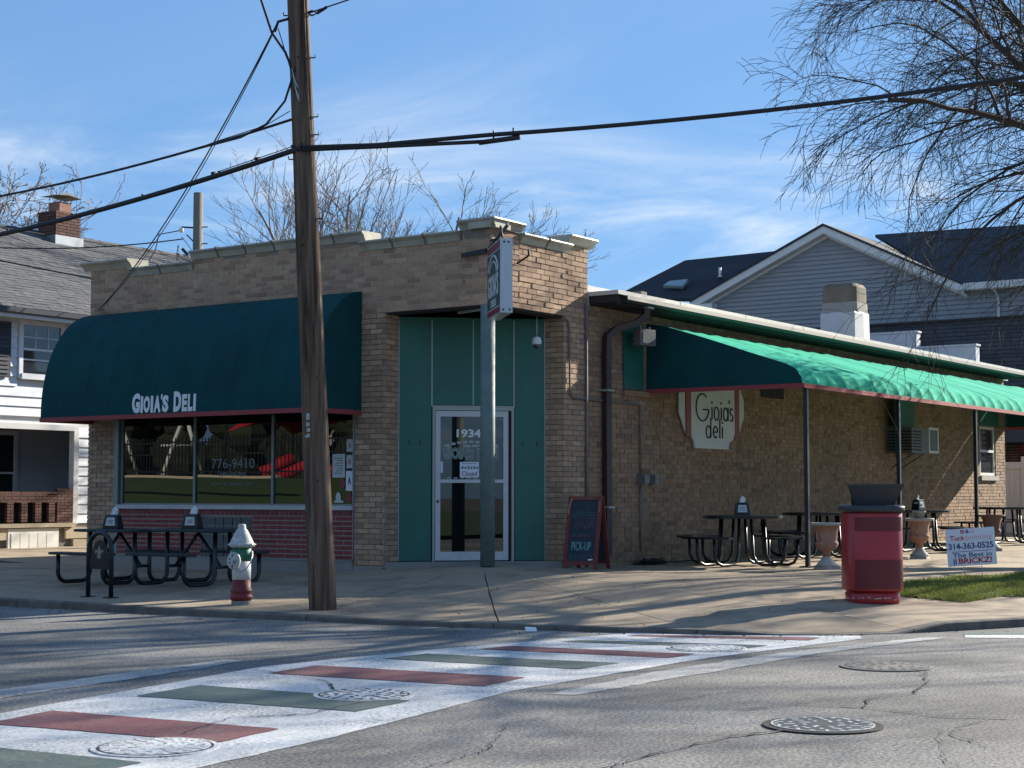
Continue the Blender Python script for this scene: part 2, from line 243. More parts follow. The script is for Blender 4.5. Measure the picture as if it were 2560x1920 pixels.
# ------------------------------------------------------------------ mesh builder
V = Vector
class MB:
    def __init__(s): s.v = []; s.f = []; s.sm = []
    def addv(s, vs): i = len(s.v); s.v.extend(tuple(x) for x in vs); return i
    def face(s, idx, smooth=False): s.f.append(tuple(idx)); s.sm.append(smooth)
    def box(s, a, b, rz=0, piv=None):
        x0,y0,z0 = a; x1,y1,z1 = b
        if x0 > x1: x0,x1 = x1,x0
        if y0 > y1: y0,y1 = y1,y0
        if z0 > z1: z0,z1 = z1,z0
        vs = [V((x,y,z)) for z in (z0,z1) for x,y in ((x0,y0),(x1,y0),(x1,y1),(x0,y1))]
        if rz:
            p = V(piv) if piv else V(((x0+x1)/2,(y0+y1)/2,0)); m = Matrix.Rotation(rz, 3, 'Z')
            vs = [m @ (q-p) + p for q in vs]
        i = s.addv(vs)
        for f in ((3,2,1,0),(4,5,6,7),(0,1,5,4),(1,2,6,5),(2,3,7,6),(3,0,4,7)): s.face([i+k for k in f])
    def mbox(s, m, sx, sy, sz):
        """box of full size sx,sy,sz centred in matrix m"""
        vs = [m @ V((x*sx/2, y*sy/2, z*sz/2)) for z in (-1,1) for x,y in ((-1,-1),(1,-1),(1,1),(-1,1))]
        i = s.addv(vs)
        for f in ((3,2,1,0),(4,5,6,7),(0,1,5,4),(1,2,6,5),(2,3,7,6),(3,0,4,7)): s.face([i+k for k in f])
    def quad(s, a, b, c, d): i = s.addv([a,b,c,d]); s.face([i,i+1,i+2,i+3])
    def prism(s, poly, ext):
        """polygon (3d points) extruded by vector ext"""
        n = len(poly); e = V(ext); i = s.addv([V(p) for p in poly]); j = s.addv([V(p)+e for p in poly])
        s.face([i+k for k in range(n)][::-1]); s.face([j+k for k in range(n)])
        for k in range(n): s.face([i+k, i+(k+1)%n, j+(k+1)%n, j+k])
    def tube(s, pts, r, n=8, cap=True, smooth=True, flat=None):
        pts = [V(p) for p in pts]
        if len(pts) < 2: return
        rs = r if isinstance(r, (list, tuple)) else [r]*len(pts)
        up = V((0,0,1)); rings = []; prev = None
        for k, p in enumerate(pts):
            d = (pts[min(k+1,len(pts)-1)] - pts[max(k-1,0)])
            if d.length < 1e-9: d = V((0,0,1))
            d.normalize()
            if prev is None:
                a = d.cross(up)
                if a.length < .05: a = d.cross(V((1,0,0)))
                a.normalize()
            else:
                a = prev - d*prev.dot(d)
                if a.length < 1e-6: a = d.cross(up)
                a.normalize()
            prev = a; b = d.cross(a)
            rings.append(s.addv([p + (a*math.cos(t)+b*math.sin(t))*rs[k] for t in [2*math.pi*q/n for q in range(n)]]))
        for k in range(len(rings)-1):
            A, B = rings[k], rings[k+1]
            for q in range(n): s.face([A+q, A+(q+1)%n, B+(q+1)%n, B+q], smooth)
        if cap:
            s.face([rings[0]+q for q in range(n)][::-1]); s.face([rings[-1]+q for q in range(n)])
    def lathe(s, prof, n=24, c=(0,0,0), smooth=True, sup=None, sx=1, sy=1, cap=True, rz=0):
        """profile [(r,z)] around z at c; sup = superellipse power for squarish sections"""
        c = V(c); rings = []
        for r, z in prof:
            ring = []
            for q in range(n):
                t = 2*math.pi*q/n; x, y = math.cos(t), math.sin(t)
                if sup: k = (abs(x)**sup + abs(y)**sup)**(-1/sup); x, y = x*k, y*k
                x *= r*sx; y *= r*sy
                ring.append(c + V((x*math.cos(rz)-y*math.sin(rz), x*math.sin(rz)+y*math.cos(rz), z)))
            rings.append(s.addv(ring))
        for k in range(len(rings)-1):
            A, B = rings[k], rings[k+1]
            for q in range(n): s.face([A+q, A+(q+1)%n, B+(q+1)%n, B+q], smooth)
        if cap:
            s.face([rings[0]+q for q in range(n)][::-1]); s.face([rings[-1]+q for q in range(n)])
    def cyl(s, a, b, r, n=12, smooth=True): s.tube([a,b], r, n, True, smooth)
    def grid(s, fn, nu, nv, smooth=True):
        i = s.addv([fn(u/nu, v/nv) for u in range(nu+1) for v in range(nv+1)])
        for u in range(nu):
            for v in range(nv): a = i+u*(nv+1)+v; s.face([a, a+nv+1, a+nv+2, a+1], smooth)
    def xform(s, m): s.v = [tuple(m @ V(p)) for p in s.v]
    def mesh(s, name, mt):
        me = bpy.data.meshes.new(name); me.from_pydata(s.v, [], s.f)
        if any(s.sm): me.polygons.foreach_set('use_smooth', s.sm)
        if mt: me.materials.append(M[mt] if isinstance(mt, str) else mt)
        return me
    def build(s, name, mt, parent=None, world=False, kind=None, label=None, cat=None, group=None):
        if world and parent:
            s.xform(wmat(parent).inverted())
        return link(name, s.mesh(name, mt), parent, kind, label, cat, group)
def wmat(o):
    m = Matrix.Translation(o.location) @ Matrix.Rotation(o.rotation_euler.z, 4, 'Z')
    return wmat(o.parent) @ m if o.parent else m
def link(name, me, parent=None, kind=None, label=None, cat=None, group=None):
    o = bpy.data.objects.new(name, me); COL.objects.link(o)
    if parent: o.parent = parent
    if kind: o['kind'] = kind
    if label: o['label'] = label
    if cat: o['category'] = cat
    if group: o['group'] = group
    return o
def thing(name, label, cat, loc=(0,0,0), rz=0, group=None):
    o = bpy.data.objects.new(name, None); COL.objects.link(o); o.location = loc; o.rotation_euler = (0,0,rz); o.empty_display_size = .2
    o['label'] = label; o['category'] = cat
    if group: o['group'] = group
    return o
def setting(name):
    o = bpy.data.objects.new(name, None); COL.objects.link(o); o['kind'] = 'structure'; return o
def copy_tree(o, parent=None):
    c = o.copy(); COL.objects.link(c); c.parent = parent
    for ch in [x for x in ALLCH.get(o.name, []) or o.children]: copy_tree(ch, c)
    return c
ALLCH = {}

CUBE = {}
def unit_cube(mt):
    if mt not in CUBE:
        b = MB(); b.box((-.5,-.5,-.5),(.5,.5,.5)); CUBE[mt] = b.mesh('piece_'+mt, mt)
    return CUBE[mt]
class Pieces:
    """alike box pieces: the nearest `limit` become objects, the rest one joined part"""
    def __init__(s): s.m = []
    def add(s, c, sx, sy, sz, rz=0, mat4=None):
        if mat4 is None: mat4 = Matrix.Translation(V(c)) @ Matrix.Rotation(rz, 4, 'Z')
        s.m.append(mat4 @ Matrix.Diagonal((sx, sy, sz, 1)))
    def finish(s, name, stuffname, mt, parent, limit=300, key=None, inv=None):
        if inv is None and parent is not None: inv = Matrix.Rotation(-parent.rotation_euler.z, 4, 'Z') @ Matrix.Translation(-parent.location)
        key = key or (lambda m: (m.translation - CAM).length)
        s.m.sort(key=key)
        me = unit_cube(mt)
        for m in s.m[:limit]:
            o = bpy.data.objects.new(name, me); COL.objects.link(o); o.parent = parent
            o.matrix_local = (inv @ m) if inv else m
        rest = s.m[limit:]
        if rest:
            cv = np.array([(x,y,z,1) for z in (-.5,.5) for x,y in ((-.5,-.5),(.5,-.5),(.5,.5),(-.5,.5))])
            A = np.array([np.array((inv @ m) if inv else m) for m in rest])
            P = np.einsum('nij,kj->nki', A, cv)[:,:,:3].reshape(-1,3)
            F = np.array(((3,2,1,0),(4,5,6,7),(0,1,5,4),(1,2,6,5),(2,3,7,6),(3,0,4,7)))
            FF = (F[None]+ (np.arange(len(rest))*8)[:,None,None]).reshape(-1,4)
            me2 = bpy.data.meshes.new(stuffname); me2.from_pydata(P.tolist(), [], FF.tolist()); me2.materials.append(M[mt])
            link(stuffname, me2, parent, 'stuff')

# ------------------------------------------------------------------ lettering
_fc = {}
def text2d(s, bold=0.0, ext=.5, space=1.0):
    k = (s, bold, space)
    if k in _fc: return _fc[k]
    cu = bpy.data.curves.new('t', 'FONT'); cu.body = s; cu.size = 1; cu.offset = bold; cu.extrude = ext; cu.resolution_u = 3; cu.space_character = space
    o = bpy.data.objects.new('t', cu); COL.objects.link(o)
    dg = bpy.context.evaluated_depsgraph_get(); me = bpy.data.meshes.new_from_object(o.evaluated_get(dg))
    vs = [v.co.copy() for v in me.vertices]; fs = [tuple(p.vertices) for p in me.polygons]
    bpy.data.objects.remove(o); bpy.data.curves.remove(cu); bpy.data.meshes.remove(me)
    x0 = min(v.x for v in vs); x1 = max(v.x for v in vs); y0 = min(v.y for v in vs); y1 = max(v.y for v in vs)
    vs = [((v.x-x0)/(x1-x0), (v.y-y0)/(y1-y0), v.z/ext) for v in vs]
    _fc[k] = (vs, fs); return _fc[k]
for a in [(q,.055) for q in "GIOAS'DEL"]+[('G',.03),("IOIA'S",.03),('D',.03),('ELI',.03),('776-9410',.0),('Open Until 4pm',0.),('www.gioiasdeli.com',0.),('1934',.025),('Closed',.01),('A',.03),('B',.02),('&',.02),('G',.02),('Tuck',.02),('pointing',.01),('314-363-0525',.025),('The Best in',.015),('BRICKZ!',.03),("GIOIA'S",.03),('DELI',.03),('PICK-UP',.01),('314',.03)]: text2d(*a)
def put_text(b, s, o, U, Vv, Nn, w, h, bold=0.0, t=.003, fn=None):
    vs, fs = text2d(s, bold)
    o, U, Vv, Nn = V(o), V(U), V(Vv), V(Nn)
    P = []
    for x, y, z in vs:
        p = o + U*(x*w) + Vv*(y*h) + Nn*((z+1)*t)
        if fn: p = fn(p, (z+1)*t)
        P.append(p)
    i = b.addv(P)
    for f in fs: b.face([i+k for k in f])

# ------------------------------------------------------------------ terrain
KP = [(-5.4,60,.09),(-5.4,20,.09),(-5.4,5,.09),(-5.4,3.3,.09),(-5.35,2,.09),(-5.22,.3,.08),(-5.1,-.8,.065),(-4.95,-2.2,.05),(-4.7,-3.6,.05),(-4.5,-4.5,.055),(-4.2,-5.5,.055),(-3.85,-6.25,.02),(-3.45,-6.75,.010),(-2.95,-7.15,.012),(-2.35,-7.45,.095),(-1.3,-7.95,.095),(0,-8.2,.1),(3,-8.3,.1),(80,-8.4,.1)]
def resample(P, step):
    out = []
    for a, b in zip(P[:-1], P[1:]):
        L_ = math.hypot(b[0]-a[0], b[1]-a[1]); st = step if L_ < 12 else 2.0; n = max(1, round(L_/st))
        for k in range(n): out.append(tuple(a[i]+(b[i]-a[i])*k/n for i in range(3)))
    out.append(P[-1]); return out
K = resample(KP, .25); KN = np.array(K)
def sstep(x): x = max(0., min(1., x)); return x*x*(3-2*x)
def gz(x, y):
    d2 = (KN[:,0]-x)**2 + (KN[:,1]-y)**2; i = int(d2.argmin()); d = math.sqrt(d2[i]); hk = KN[i,2]
    base = .285 - .085*sstep((y-1.5)/3) + .004*max(0, min(x, 25)-4)
    if hk < .05: z = hk + (.13-hk)*sstep(d/1.5) + (base-.13)*sstep((d-1)/4.5)
    else: z = hk + (base-hk)*sstep(d/5.2)
    z += .115*math.exp(-((x-.3)**2+(y-.3)**2)/1.3**2)
    return z
def kinner(i, w=.15):
    a = K[max(i-1,0)]; b = K[min(i+1,len(K)-1)]; t = V((b[0]-a[0], b[1]-a[1], 0)).normalized(); n = V((-t.y, t.x, 0))
    return V((K[i][0], K[i][1], 0)) + n*w
def target(i):
    x, y = K[i][0], K[i][1]
    if y > .6: return V((.6, y, 0)) if y < 8.6 else V((.2, y, 0))
    if x > .6: return V((x, .3, 0))
    return V((.6, .6 if x < -3 else .3, 0))
# base ground, road, far blocks
b = MB(); b.quad((-400,-400,-.05),(400,-400,-.05),(400,400,-.05),(-400,400,-.05)); b.build('ground', 'earth', kind='structure')
road = setting('road')
b = MB()
for x0,y0,x1,y1 in ((-120,-17.5,120,-5),(-15.5,-5,1,90),(-15.5,-120,-5,-17.5)): b.quad((x0,y0,0),(x1,y0,0),(x1,y1,0),(x0,y1,0))
b.build('asphalt', 'asphalt', road)
# kerb
kerb = setting('kerb')
cum = [0.]
for i in range(1, len(K)): cum.append(cum[-1] + math.hypot(K[i][0]-K[i-1][0], K[i][1]-K[i-1][1]))
i_ref = min(range(len(K)), key=lambda i: (K[i][0]+4.22)**2+(K[i][1]+5.45)**2)
i_far0 = min(range(len(K)), key=lambda i: (K[i][1]-14)**2+(K[i][0]+5.4)**2); i_far1 = min(range(len(K)), key=lambda i: (K[i][0]-30)**2+(K[i][1]+8.3)**2)
def cuts(step):
    off = cum[i_ref] % step; res = [i_far0]; last = cum[i_far0]
    for i in range(i_far0+1, i_far1):
        if int((cum[i]-off)/step+1e-6) != int((cum[i-1]-off)/step+1e-6) and cum[i]-last > .5*step: res.append(i); last = cum[i]
    res.append(i_far1); return res
def kerb_strip(b, i0, i1, g):
    for i in range(i0, i1):
        A = []
        for j, e in ((i, g if i == i0 else 0), (i+1, -g if i+1 == i1 else 0)):
            p = V((K[j][0], K[j][1], 0)); q = kinner(j); h = K[j][2]
            t = V((K[min(j+1,len(K)-1)][0]-K[max(j-1,0)][0], K[min(j+1,len(K)-1)][1]-K[max(j-1,0)][1], 0)).normalized()*e
            n = (q-p).normalized(); wob = .004*math.sin(j*.23)
            A.append([p+t+V((0,0,-.06)), p+t+n*.012+V((0,0,h-.015+wob)), p+t+n*.03+V((0,0,h+wob)), q+t+V((0,0,h+.002)), q+t+V((0,0,-.06))])
        i_ = b.addv(A[0]+A[1])
        for k in range(4): b.face([i_+k, i_+k+1, i_+5+k+1, i_+5+k])
        b.face([i_+4,i_+3,i_+2,i_+1,i_]); b.face([i_+5,i_+6,i_+7,i_+8,i_+9])
b = MB()
for i in range(len(K)-1):
    p, q, r_, s_ = V((K[i][0],K[i][1],0)), kinner(i), kinner(i+1), V((K[i+1][0],K[i+1][1],0))
    n1_, n2_ = (q-p).normalized()*.03, (r_-s_).normalized()*.03
    zz = lambda j: V((0,0,max(.002, K[j][2]-.03)))
    b.quad(p+n1_+zz(i), s_+n2_+zz(i+1), r_+zz(i+1), q+zz(i)); b.quad(p+n1_, s_+n2_, s_+n2_+zz(i+1), p+n1_+zz(i))
b.build('kerb_bed', 'kerb', kerb)
kc = cuts(2.3)
for a, c in zip(kc[:-1], kc[1:]):
    b = MB(); kerb_strip(b, a, c, .006); b.build('kerb_stone', 'kerb', kerb)
# sidewalk: dark bed, slabs with open joints
walk = setting('sidewalk')
def sp(i, s): a = kinner(i); t = target(i); return a + (t-a)*s
b = MB()
def bedp(i, s): p = sp(i, s); p.z = gz(p.x, p.y) - .045; return p
for i in range(0, len(K)-1):
    for k in range(6):
        b.quad(bedp(i,k/6), bedp(i+1,k/6), bedp(i+1,(k+1)/6), bedp(i,(k+1)/6))
b.build('bedding', 'concrete_b', walk)
FR = [0, .27, .52, .77, 1.0]; ic = cuts(2.3)
for a, c in zip(ic[:-1], ic[1:]):
    for s0, s1 in zip(FR[:-1], FR[1:]):
        b = MB(); nu = c-a; nv = 6
        tilt = random.uniform(-.004,.004)
        mid = sp((a+c)//2, (s0+s1)/2)
        def pt(u, v, drop=0):
            i = a + u*(c-a); i0 = min(int(i), c-1); f = i - i0
            p = sp(i0, s0+(s1-s0)*v)*(1-f) + sp(i0+1, s0+(s1-s0)*v)*f
            q = p + (mid-p).normalized()*(.011 if (u in (0,1) or v in (0,1)) else 0)
            q.z = gz(q.x, q.y) + tilt*(v-.5) - drop; return q
        b.grid(lambda u, v: pt(u, v), nu, nv)
        for k in range(nu):
            u0, u1 = k/nu, (k+1)/nu
            b.quad(pt(u0,0,.05), pt(u1,0,.05), pt(u1,0), pt(u0,0)); b.quad(pt(u1,1,.05), pt(u0,1,.05), pt(u0,1), pt(u1,1))
        for k in range(nv):
            v0, v1 = k/nv, (k+1)/nv
            b.quad(pt(0,v1,.05), pt(0,v0,.05), pt(0,v0), pt(0,v1)); b.quad(pt(1,v0,.05), pt(1,v1,.05), pt(1,v1), pt(1,v0))
        b.build('slab', 'concrete', walk)
# yard between the two houses
b = MB(); b.grid(lambda u, v: V((.15+u*20, 8.35+v*6.4, .20+.10*sstep(v*1.5-.3)*1.0)), 20, 8); b.build('yard_concrete', 'concrete', kind='structure')
b = MB(); b.box((.1,11.6,.15),(20,11.75,.235)); b.build('yard_step', 'concrete', kind='structure')
# opposite blocks (seen only in reflections and from the side)
b = MB()
b.grid(lambda u, v: V((-16.3-u*60, -4.5+v*95, .12+1.9*sstep(u*60/7))), 30, 6); b.build('lawn_bank', 'lawn', kind='structure')
b = MB(); b.quad((-120,-80,.1),(-16.3,-80,.1),(-16.3,-18.5,.1),(-120,-18.5,.1)); b.quad((-4,-80,.1),(120,-80,.1),(120,-18.5,.1),(-4,-18.5,.1)); b.build('far_lawn', 'lawn', kind='structure')
b = MB(); b.box((-16.3,-5,-.1),(-15.5,90,.13)); b.box((-120,-18.5,-.1),(-15.5,-17.5,.12)); b.box((-5,-18.5,-.1),(120,-17.5,.12)); b.build('far_pavement', 'concrete', kind='structure')

# ------------------------------------------------------------------ road markings, manholes, cracks
cw = thing('crosswalk', 'painted crosswalk with red, white and green stripes on the asphalt', 'crosswalk', (-8.5,-5.7,.004))
def sheet(b, pts, z): i = b.addv([(x,y,z) for x,y in pts]); b.face(list(range(i, i+len(pts))))
def up(pts):
    a = sum(p[0]*q[1]-q[0]*p[1] for p, q in zip(pts, pts[1:]+pts[:1])); return pts if a > 0 else pts[::-1]
band = [(-16,-5.0),(-12.1,-4.62),(-8.95,-4.02),(-6.8,-4.3),(-4.36,-4.86),(-4.1,-5.8),(-3.62,-6.55),(-3.4,-6.92),(-3.69,-7.07),(-6.31,-6.70),(-9.17,-6.66),(-11.72,-7.09),(-12.86,-7.2),(-16,-7.6)]
def dense(pts, step=.12, j=.008):
    o = []
    for a, c in zip(pts, pts[1:]+pts[:1]):
        n = max(1, int(math.hypot(c[0]-a[0], c[1]-a[1])/step))
        for k in range(n): o.append((a[0]+(c[0]-a[0])*k/n+random.uniform(-j,j), a[1]+(c[1]-a[1])*k/n+random.uniform(-j,j)))
    return o
b = MB(); sheet(b, dense(up(band)), .004); b.build('white_band', 'rw', cw, world=True)
bars = [('green_bar','rg',[(-13.1,-4.95),(-12.9,-6.85),(-13.5,-6.9),(-13.8,-5.0)]),
 ('red_bar','rr',[(-11.79,-4.80),(-11.57,-6.60),(-12.16,-6.68),(-12.42,-4.95)]),
 ('green_bar','rg',[(-10.22,-4.56),(-10.05,-6.42),(-10.7,-6.47),(-10.94,-4.66)]),
 ('red_bar','rr',[(-8.66,-4.34),(-8.42,-6.27),(-9.08,-6.34),(-9.33,-4.42)]),
 ('green_bar','rg',[(-7.36,-4.48),(-7.09,-6.31),(-7.68,-6.28),(-7.92,-4.44)]),
 ('red_bar','rr',[(-6.31,-4.68),(-6.02,-6.46),(-6.46,-6.44),(-6.74,-4.60)]),
 ('green_bar','rg',[(-5.43,-4.89),(-4.90,-6.63),(-5.27,-6.60),(-5.67,-4.83)]),
 ('red_bar','rr',[(-4.56,-5.06),(-3.85,-6.69),(-4.19,-6.73),(-4.76,-5.02)])]
for nm, mt, p in bars: b = MB(); sheet(b, dense(up(p), .1, .006), .008); b.build(nm, mt, cw, world=True)
cw2 = thing('crosswalk', 'white painted crosswalk edge by the right-hand kerb below the yard sign', 'crosswalk', (-1.5,-9,.004))
b = MB(); sheet(b, dense(up([(-2.7,-7.75),(-2.35,-8.25),(-1.2,-10.5),(-1.5,-10.6),(-2.75,-8.38),(-3.02,-7.86)])), .004); b.build('white_line', 'rw', cw2, world=True)
b = MB(); sheet(b, dense(up([(-2.3,-7.68),(-1.9,-8.2),(-2.3,-8.2),(-2.66,-7.72)])), .004); b.build('green_bar', 'rg', cw2, world=True)
st = thing('stop_line', 'worn white stop line running just in front of the striped crosswalk', 'stop line', (-6,-7,.004))
b = MB(); sheet(b, dense(up([(-9.2,-6.98),(-7.5,-6.88),(-5.5,-7.02),(-3.2,-7.52),(-3.13,-7.72),(-5.3,-7.34),(-8.1,-7.22),(-9.1,-7.18)]), .1, .02), .004); b.build('line', 'rold', st, world=True)
st = thing('stop_line', 'worn white stop line left of the striped crosswalk, nearly rubbed away', 'stop line', (-10,-3.8,.004))
b = MB(); sheet(b, dense(up([(-13,-4.1),(-11.3,-3.55),(-8.7,-3.35),(-8.72,-3.55),(-9.4,-3.72),(-11.5,-3.95),(-13,-4.4)]), .1, .02), .004); b.build('line', 'rold', st, world=True)
def manhole(x, y, r, label, cover, holes='ring'):
    t = thing('manhole_cover', label, 'manhole cover', (x,y,0), random.uniform(0,3), 'manhole covers in the road')
    b = MB(); b.lathe([(r+.035,-.02),(r+.035,.010),(r+.005,.011),(r+.004,-.02)], 40, cap=False, smooth=False); b.build('frame', 'crack' if cover == 'cover_iron' else cover, t)
    b = MB(); b.lathe([(r+.004,.0105),(r+.004,.0115),(r-.010,.0115),(r-.010,.0105)], 40, cap=False, smooth=False); b.build('gap', 'crack', t)
    if holes == 'cover_white': b = MB(); b.lathe([(r-.014,.012),(r-.014,.0155),(r-.026,.0155),(r-.026,.012)], 40, cap=False, smooth=False); b.build('worn_rim', holes, t)
    b = MB(); b.lathe([(r-.012,-.02),(r-.012,.013),(r-.035,.014)], 40, cap=True, smooth=False); b.build('lid', cover, t)
    bb = MB()
    for ring, n in ((.86,20),(.62,14),(.36,8)):
        for k in range(n):
            a = 2*math.pi*k/n; m = Matrix.Rotation(a, 4, 'Z') @ Matrix.Translation((r*ring,0,.0152)) @ Matrix.Rotation(.6*(k%3), 4, 'Z'); bb.mbox(m, .07 if k%2 else .035, .022, .0025)
    bb.build('raised_studs', holes, t, kind='stuff')
M['cover_iron'] = mat('worn_iron_cover', (.10,.095,.085), .55, var=(.05,.048,.045), vscale=10, metal=.3)
M['cover_white'] = mat('painted_studs', (.55,.55,.53), .6, var=(.4,.4,.38), vscale=20)
M['asphalt_cov'] = mat('asphalt_coated_cover', (.15,.145,.135), .9, var=(.09,.085,.08), vscale=20)
manhole(-12.5,-6.52,.32,'painted-over manhole cover at the near left end of the crosswalk','rw','rw')
manhole(-9.98,-5.94,.32,'manhole cover half on a green stripe of the crosswalk','rw','cover_iron')
manhole(-5.48,-6.29,.33,'white painted manhole cover at the far end of the crosswalk','rw','rw')
manhole(-6.07,-8.26,.34,'plain grey manhole cover in the road right of the stop line','asphalt_cov','asphalt_cov')
manhole(-9.57,-9.24,.33,'manhole cover with white studs in the right foreground','cover_iron','cover_white')
def crack(pts, w=.012, seed=1):
    rn = random.Random(seed); P = []
    for a, c in zip(pts[:-1], pts[1:]):
        n = max(2, int(math.hypot(c[0]-a[0], c[1]-a[1])/.06))
        for k in range(n): P.append((a[0]+(c[0]-a[0])*k/n+rn.gauss(0,.013), a[1]+(c[1]-a[1])*k/n+rn.gauss(0,.013)))
    P.append(pts[-1]); b = MB()
    for k in range(len(P)-1):
        p, q = V((*P[k],.0105)), V((*P[k+1],.0105)); d = (q-p).normalized(); n = V((-d.y,d.x,0)); w0 = w*(.25+.9*abs(mnoise.noise(V((k*.35,seed,0))))*2); w1 = w*(.25+.9*abs(mnoise.noise(V(((k+1)*.35,seed,0))))*2)
        b.quad(p-n*w0/2, q-n*w1/2, q+n*w1/2, p+n*w0/2)
    b.build('crack', 'crack', road)
crack([(-13.4,-9.3),(-12.2,-8.98),(-11.61,-8.96),(-11.16,-8.94),(-10.36,-8.98),(-9.92,-9.13)], .030, 1)
crack([(-5.69,-7.76),(-6.02,-8.5),(-6.37,-8.69),(-6.9,-8.92),(-7.73,-9.11),(-8.21,-8.98),(-8.63,-9.13),(-8.71,-8.69),(-9.2,-8.5)], .026, 2)
crack([(-8.63,-9.13),(-8.77,-9.72),(-8.5,-10.3),(-8.2,-11.5)], .026, 3)
crack([(-8.70,-10.0),(-9.04,-9.95),(-9.47,-10.0),(-9.9,-10.4)], .014, 4)
crack([(-13.2,-3.0),(-11,-2.0),(-9.5,-3.2),(-9.2,-4.2),(-9.5,-5.2),(-9.9,-5.6)], .02, 5)
crack([(-10.3,-6.2),(-11,-6.3),(-11.4,-6.0),(-12.1,-6.3)], .02, 6)
crack([(-12.9,-8.3),(-11.5,-8.1),(-10.6,-7.6),(-9.0,-7.9),(-7.4,-8.1)], .010, 7)
crack([(-7.5,-2.4),(-7.0,-3.4),(-6.4,-4.9)], .012, 8); crack([(-14,-1.2),(-11.5,.2),(-8.5,.3),(-7.2,-.6)], .012, 9)
crack([(-9.2,-9.2),(-9.35,-9.9),(-10.4,-10.3),(-11.2,-10.9)], .010, 10)
b = MB(); b.prism([(-4.86,-3.87,.004),(-4.80,-3.96,.004),(-4.78,-3.93,.03),(-4.84,-3.84,.035)], (.02,.01,.012)); o = b.build('litter', 'litter'); o['label'] = 'crumpled scrap of white paper on the road by the kerb'; o['category'] = 'litter'

# ------------------------------------------------------------------ the deli building
deli = thing('deli_building', 'one-storey tan brick corner deli with green recessed entrance and stepped parapet', 'building')
CH, BL, JT, BT = .079, .235, .013, .10
def brickwall(P, o, U, Nn, u0, u1, z0, z1, holes=(), CHh=CH, bl=BL, jt=JT, jit=.0025, rot=.006, bond='run', phase=0.):
    """running bond on a plane through o, direction U, outward normal Nn; holes=(ua,ub,za,zb)"""
    o, U, Nn = V(o), V(U), V(Nn); ang = math.atan2(U.y, U.x); n = int(round((z1-z0)/CHh)); h = (z1-z0)/n
    for r in range(n):
        zc = z0 + (r+.5)*h; off = (.5*bl if r % 2 else 0) + phase; x = u0 - bl + (off % bl) - bl
        while x < u1:
            L_ = bl*(.5 if (bond == 'mix' and random.random() < .18) else 1)
            a, c = max(x, u0), min(x+L_, u1); segs = [(a, c)] if c-a > .03 else []
            for ha, hb, za, zb in holes:
                if za < zc < zb:
                    ns = []
                    for p, q in segs:
                        if q <= ha or p >= hb: ns.append((p,q))
                        else:
                            if ha-p > .03: ns.append((p,ha))
                            if q-hb > .03: ns.append((hb,q))
                    segs = ns
            for p, q in segs:
                e0 = 0 if p in (u0,) else jt/2; e1 = 0 if q in (u1,) else jt/2
                uc = (p+e0+q-e1)/2; pr = random.uniform(-jit, jit)
                pos = o + U*uc + Nn*(pr-.018); pos.z = zc
                P.add(pos, q-p-e0-e1, .036, h-jt, 0, Matrix.Translation(pos) @ Matrix.Rotation(ang + random.uniform(-rot,rot)*.5, 4, 'Z') @ Matrix.Rotation(random.uniform(-rot,rot), 4, 'Y'))
            x += L_
def backing(b, o, U, Nn, u0, u1, z0, z1, holes=(), th=.22, rec=.010):
    """mortar plane split round the holes"""
    us = sorted({u0,u1,*[h[0] for h in holes],*[h[1] for h in holes]}); zs = sorted({z0,z1,*[h[2] for h in holes],*[h[3] for h in holes]})
    us = [u for u in us if u0 <= u <= u1]; zs = [z for z in zs if z0 <= z <= z1]; o, U, Nn = V(o), V(U), V(Nn)
    for a, c in zip(us[:-1], us[1:]):
        for e, f in zip(zs[:-1], zs[1:]):
            um, zm = (a+c)/2, (e+f)/2
            if any(h[0] < um < h[1] and h[2] < zm < h[3] for h in holes): continue
            p = o + U*a - Nn*rec; q = o + U*c - Nn*rec; p2, q2 = p - Nn*th, q - Nn*th
            b.prism([(p.x,p.y,e),(q.x,q.y,e),(q2.x,q2.y,e),(p2.x,p2.y,e)], (0,0,f-e))
PL, PU = Pieces(), Pieces()   # lower and parapet bricks
SM = 4.13                     # soffit height over the entrance
# left facade, plane x=0, runs along +y, outward -x
LU, LN = (0,1,0), (-1,0,0)
hL = [(2.53,7.76,0,2.95),(-.1,1.95,0,SM)]
brickwall(PL, (0,0,0), LU, LN, 1.95, 8.45, .20, SM, hL, phase=.05)
tops = [(0,.52,5.22),(.52,2.37,5.09),(2.37,5.97,5.25),(5.97,7.47,5.08),(7.47,8.45,5.25)]
for a, c, t in tops: brickwall(PU, (0,0,0), LU, LN, a, c, SM, t, phase=-a)
b = MB()
backing(b, (0,0,0), LU, LN, 1.962, 8.44, 0, SM, [(2.53,7.76,0,2.95)])
b.build('mortar_wall', 'mortar', deli); b = MB()
for a, c, t in tops: backing(b, (0,0,0), LU, LN, a+.002 if a else .012, c, SM, t, rec=.006)
b.build('mortar_wall', 'mortar_light', deli)
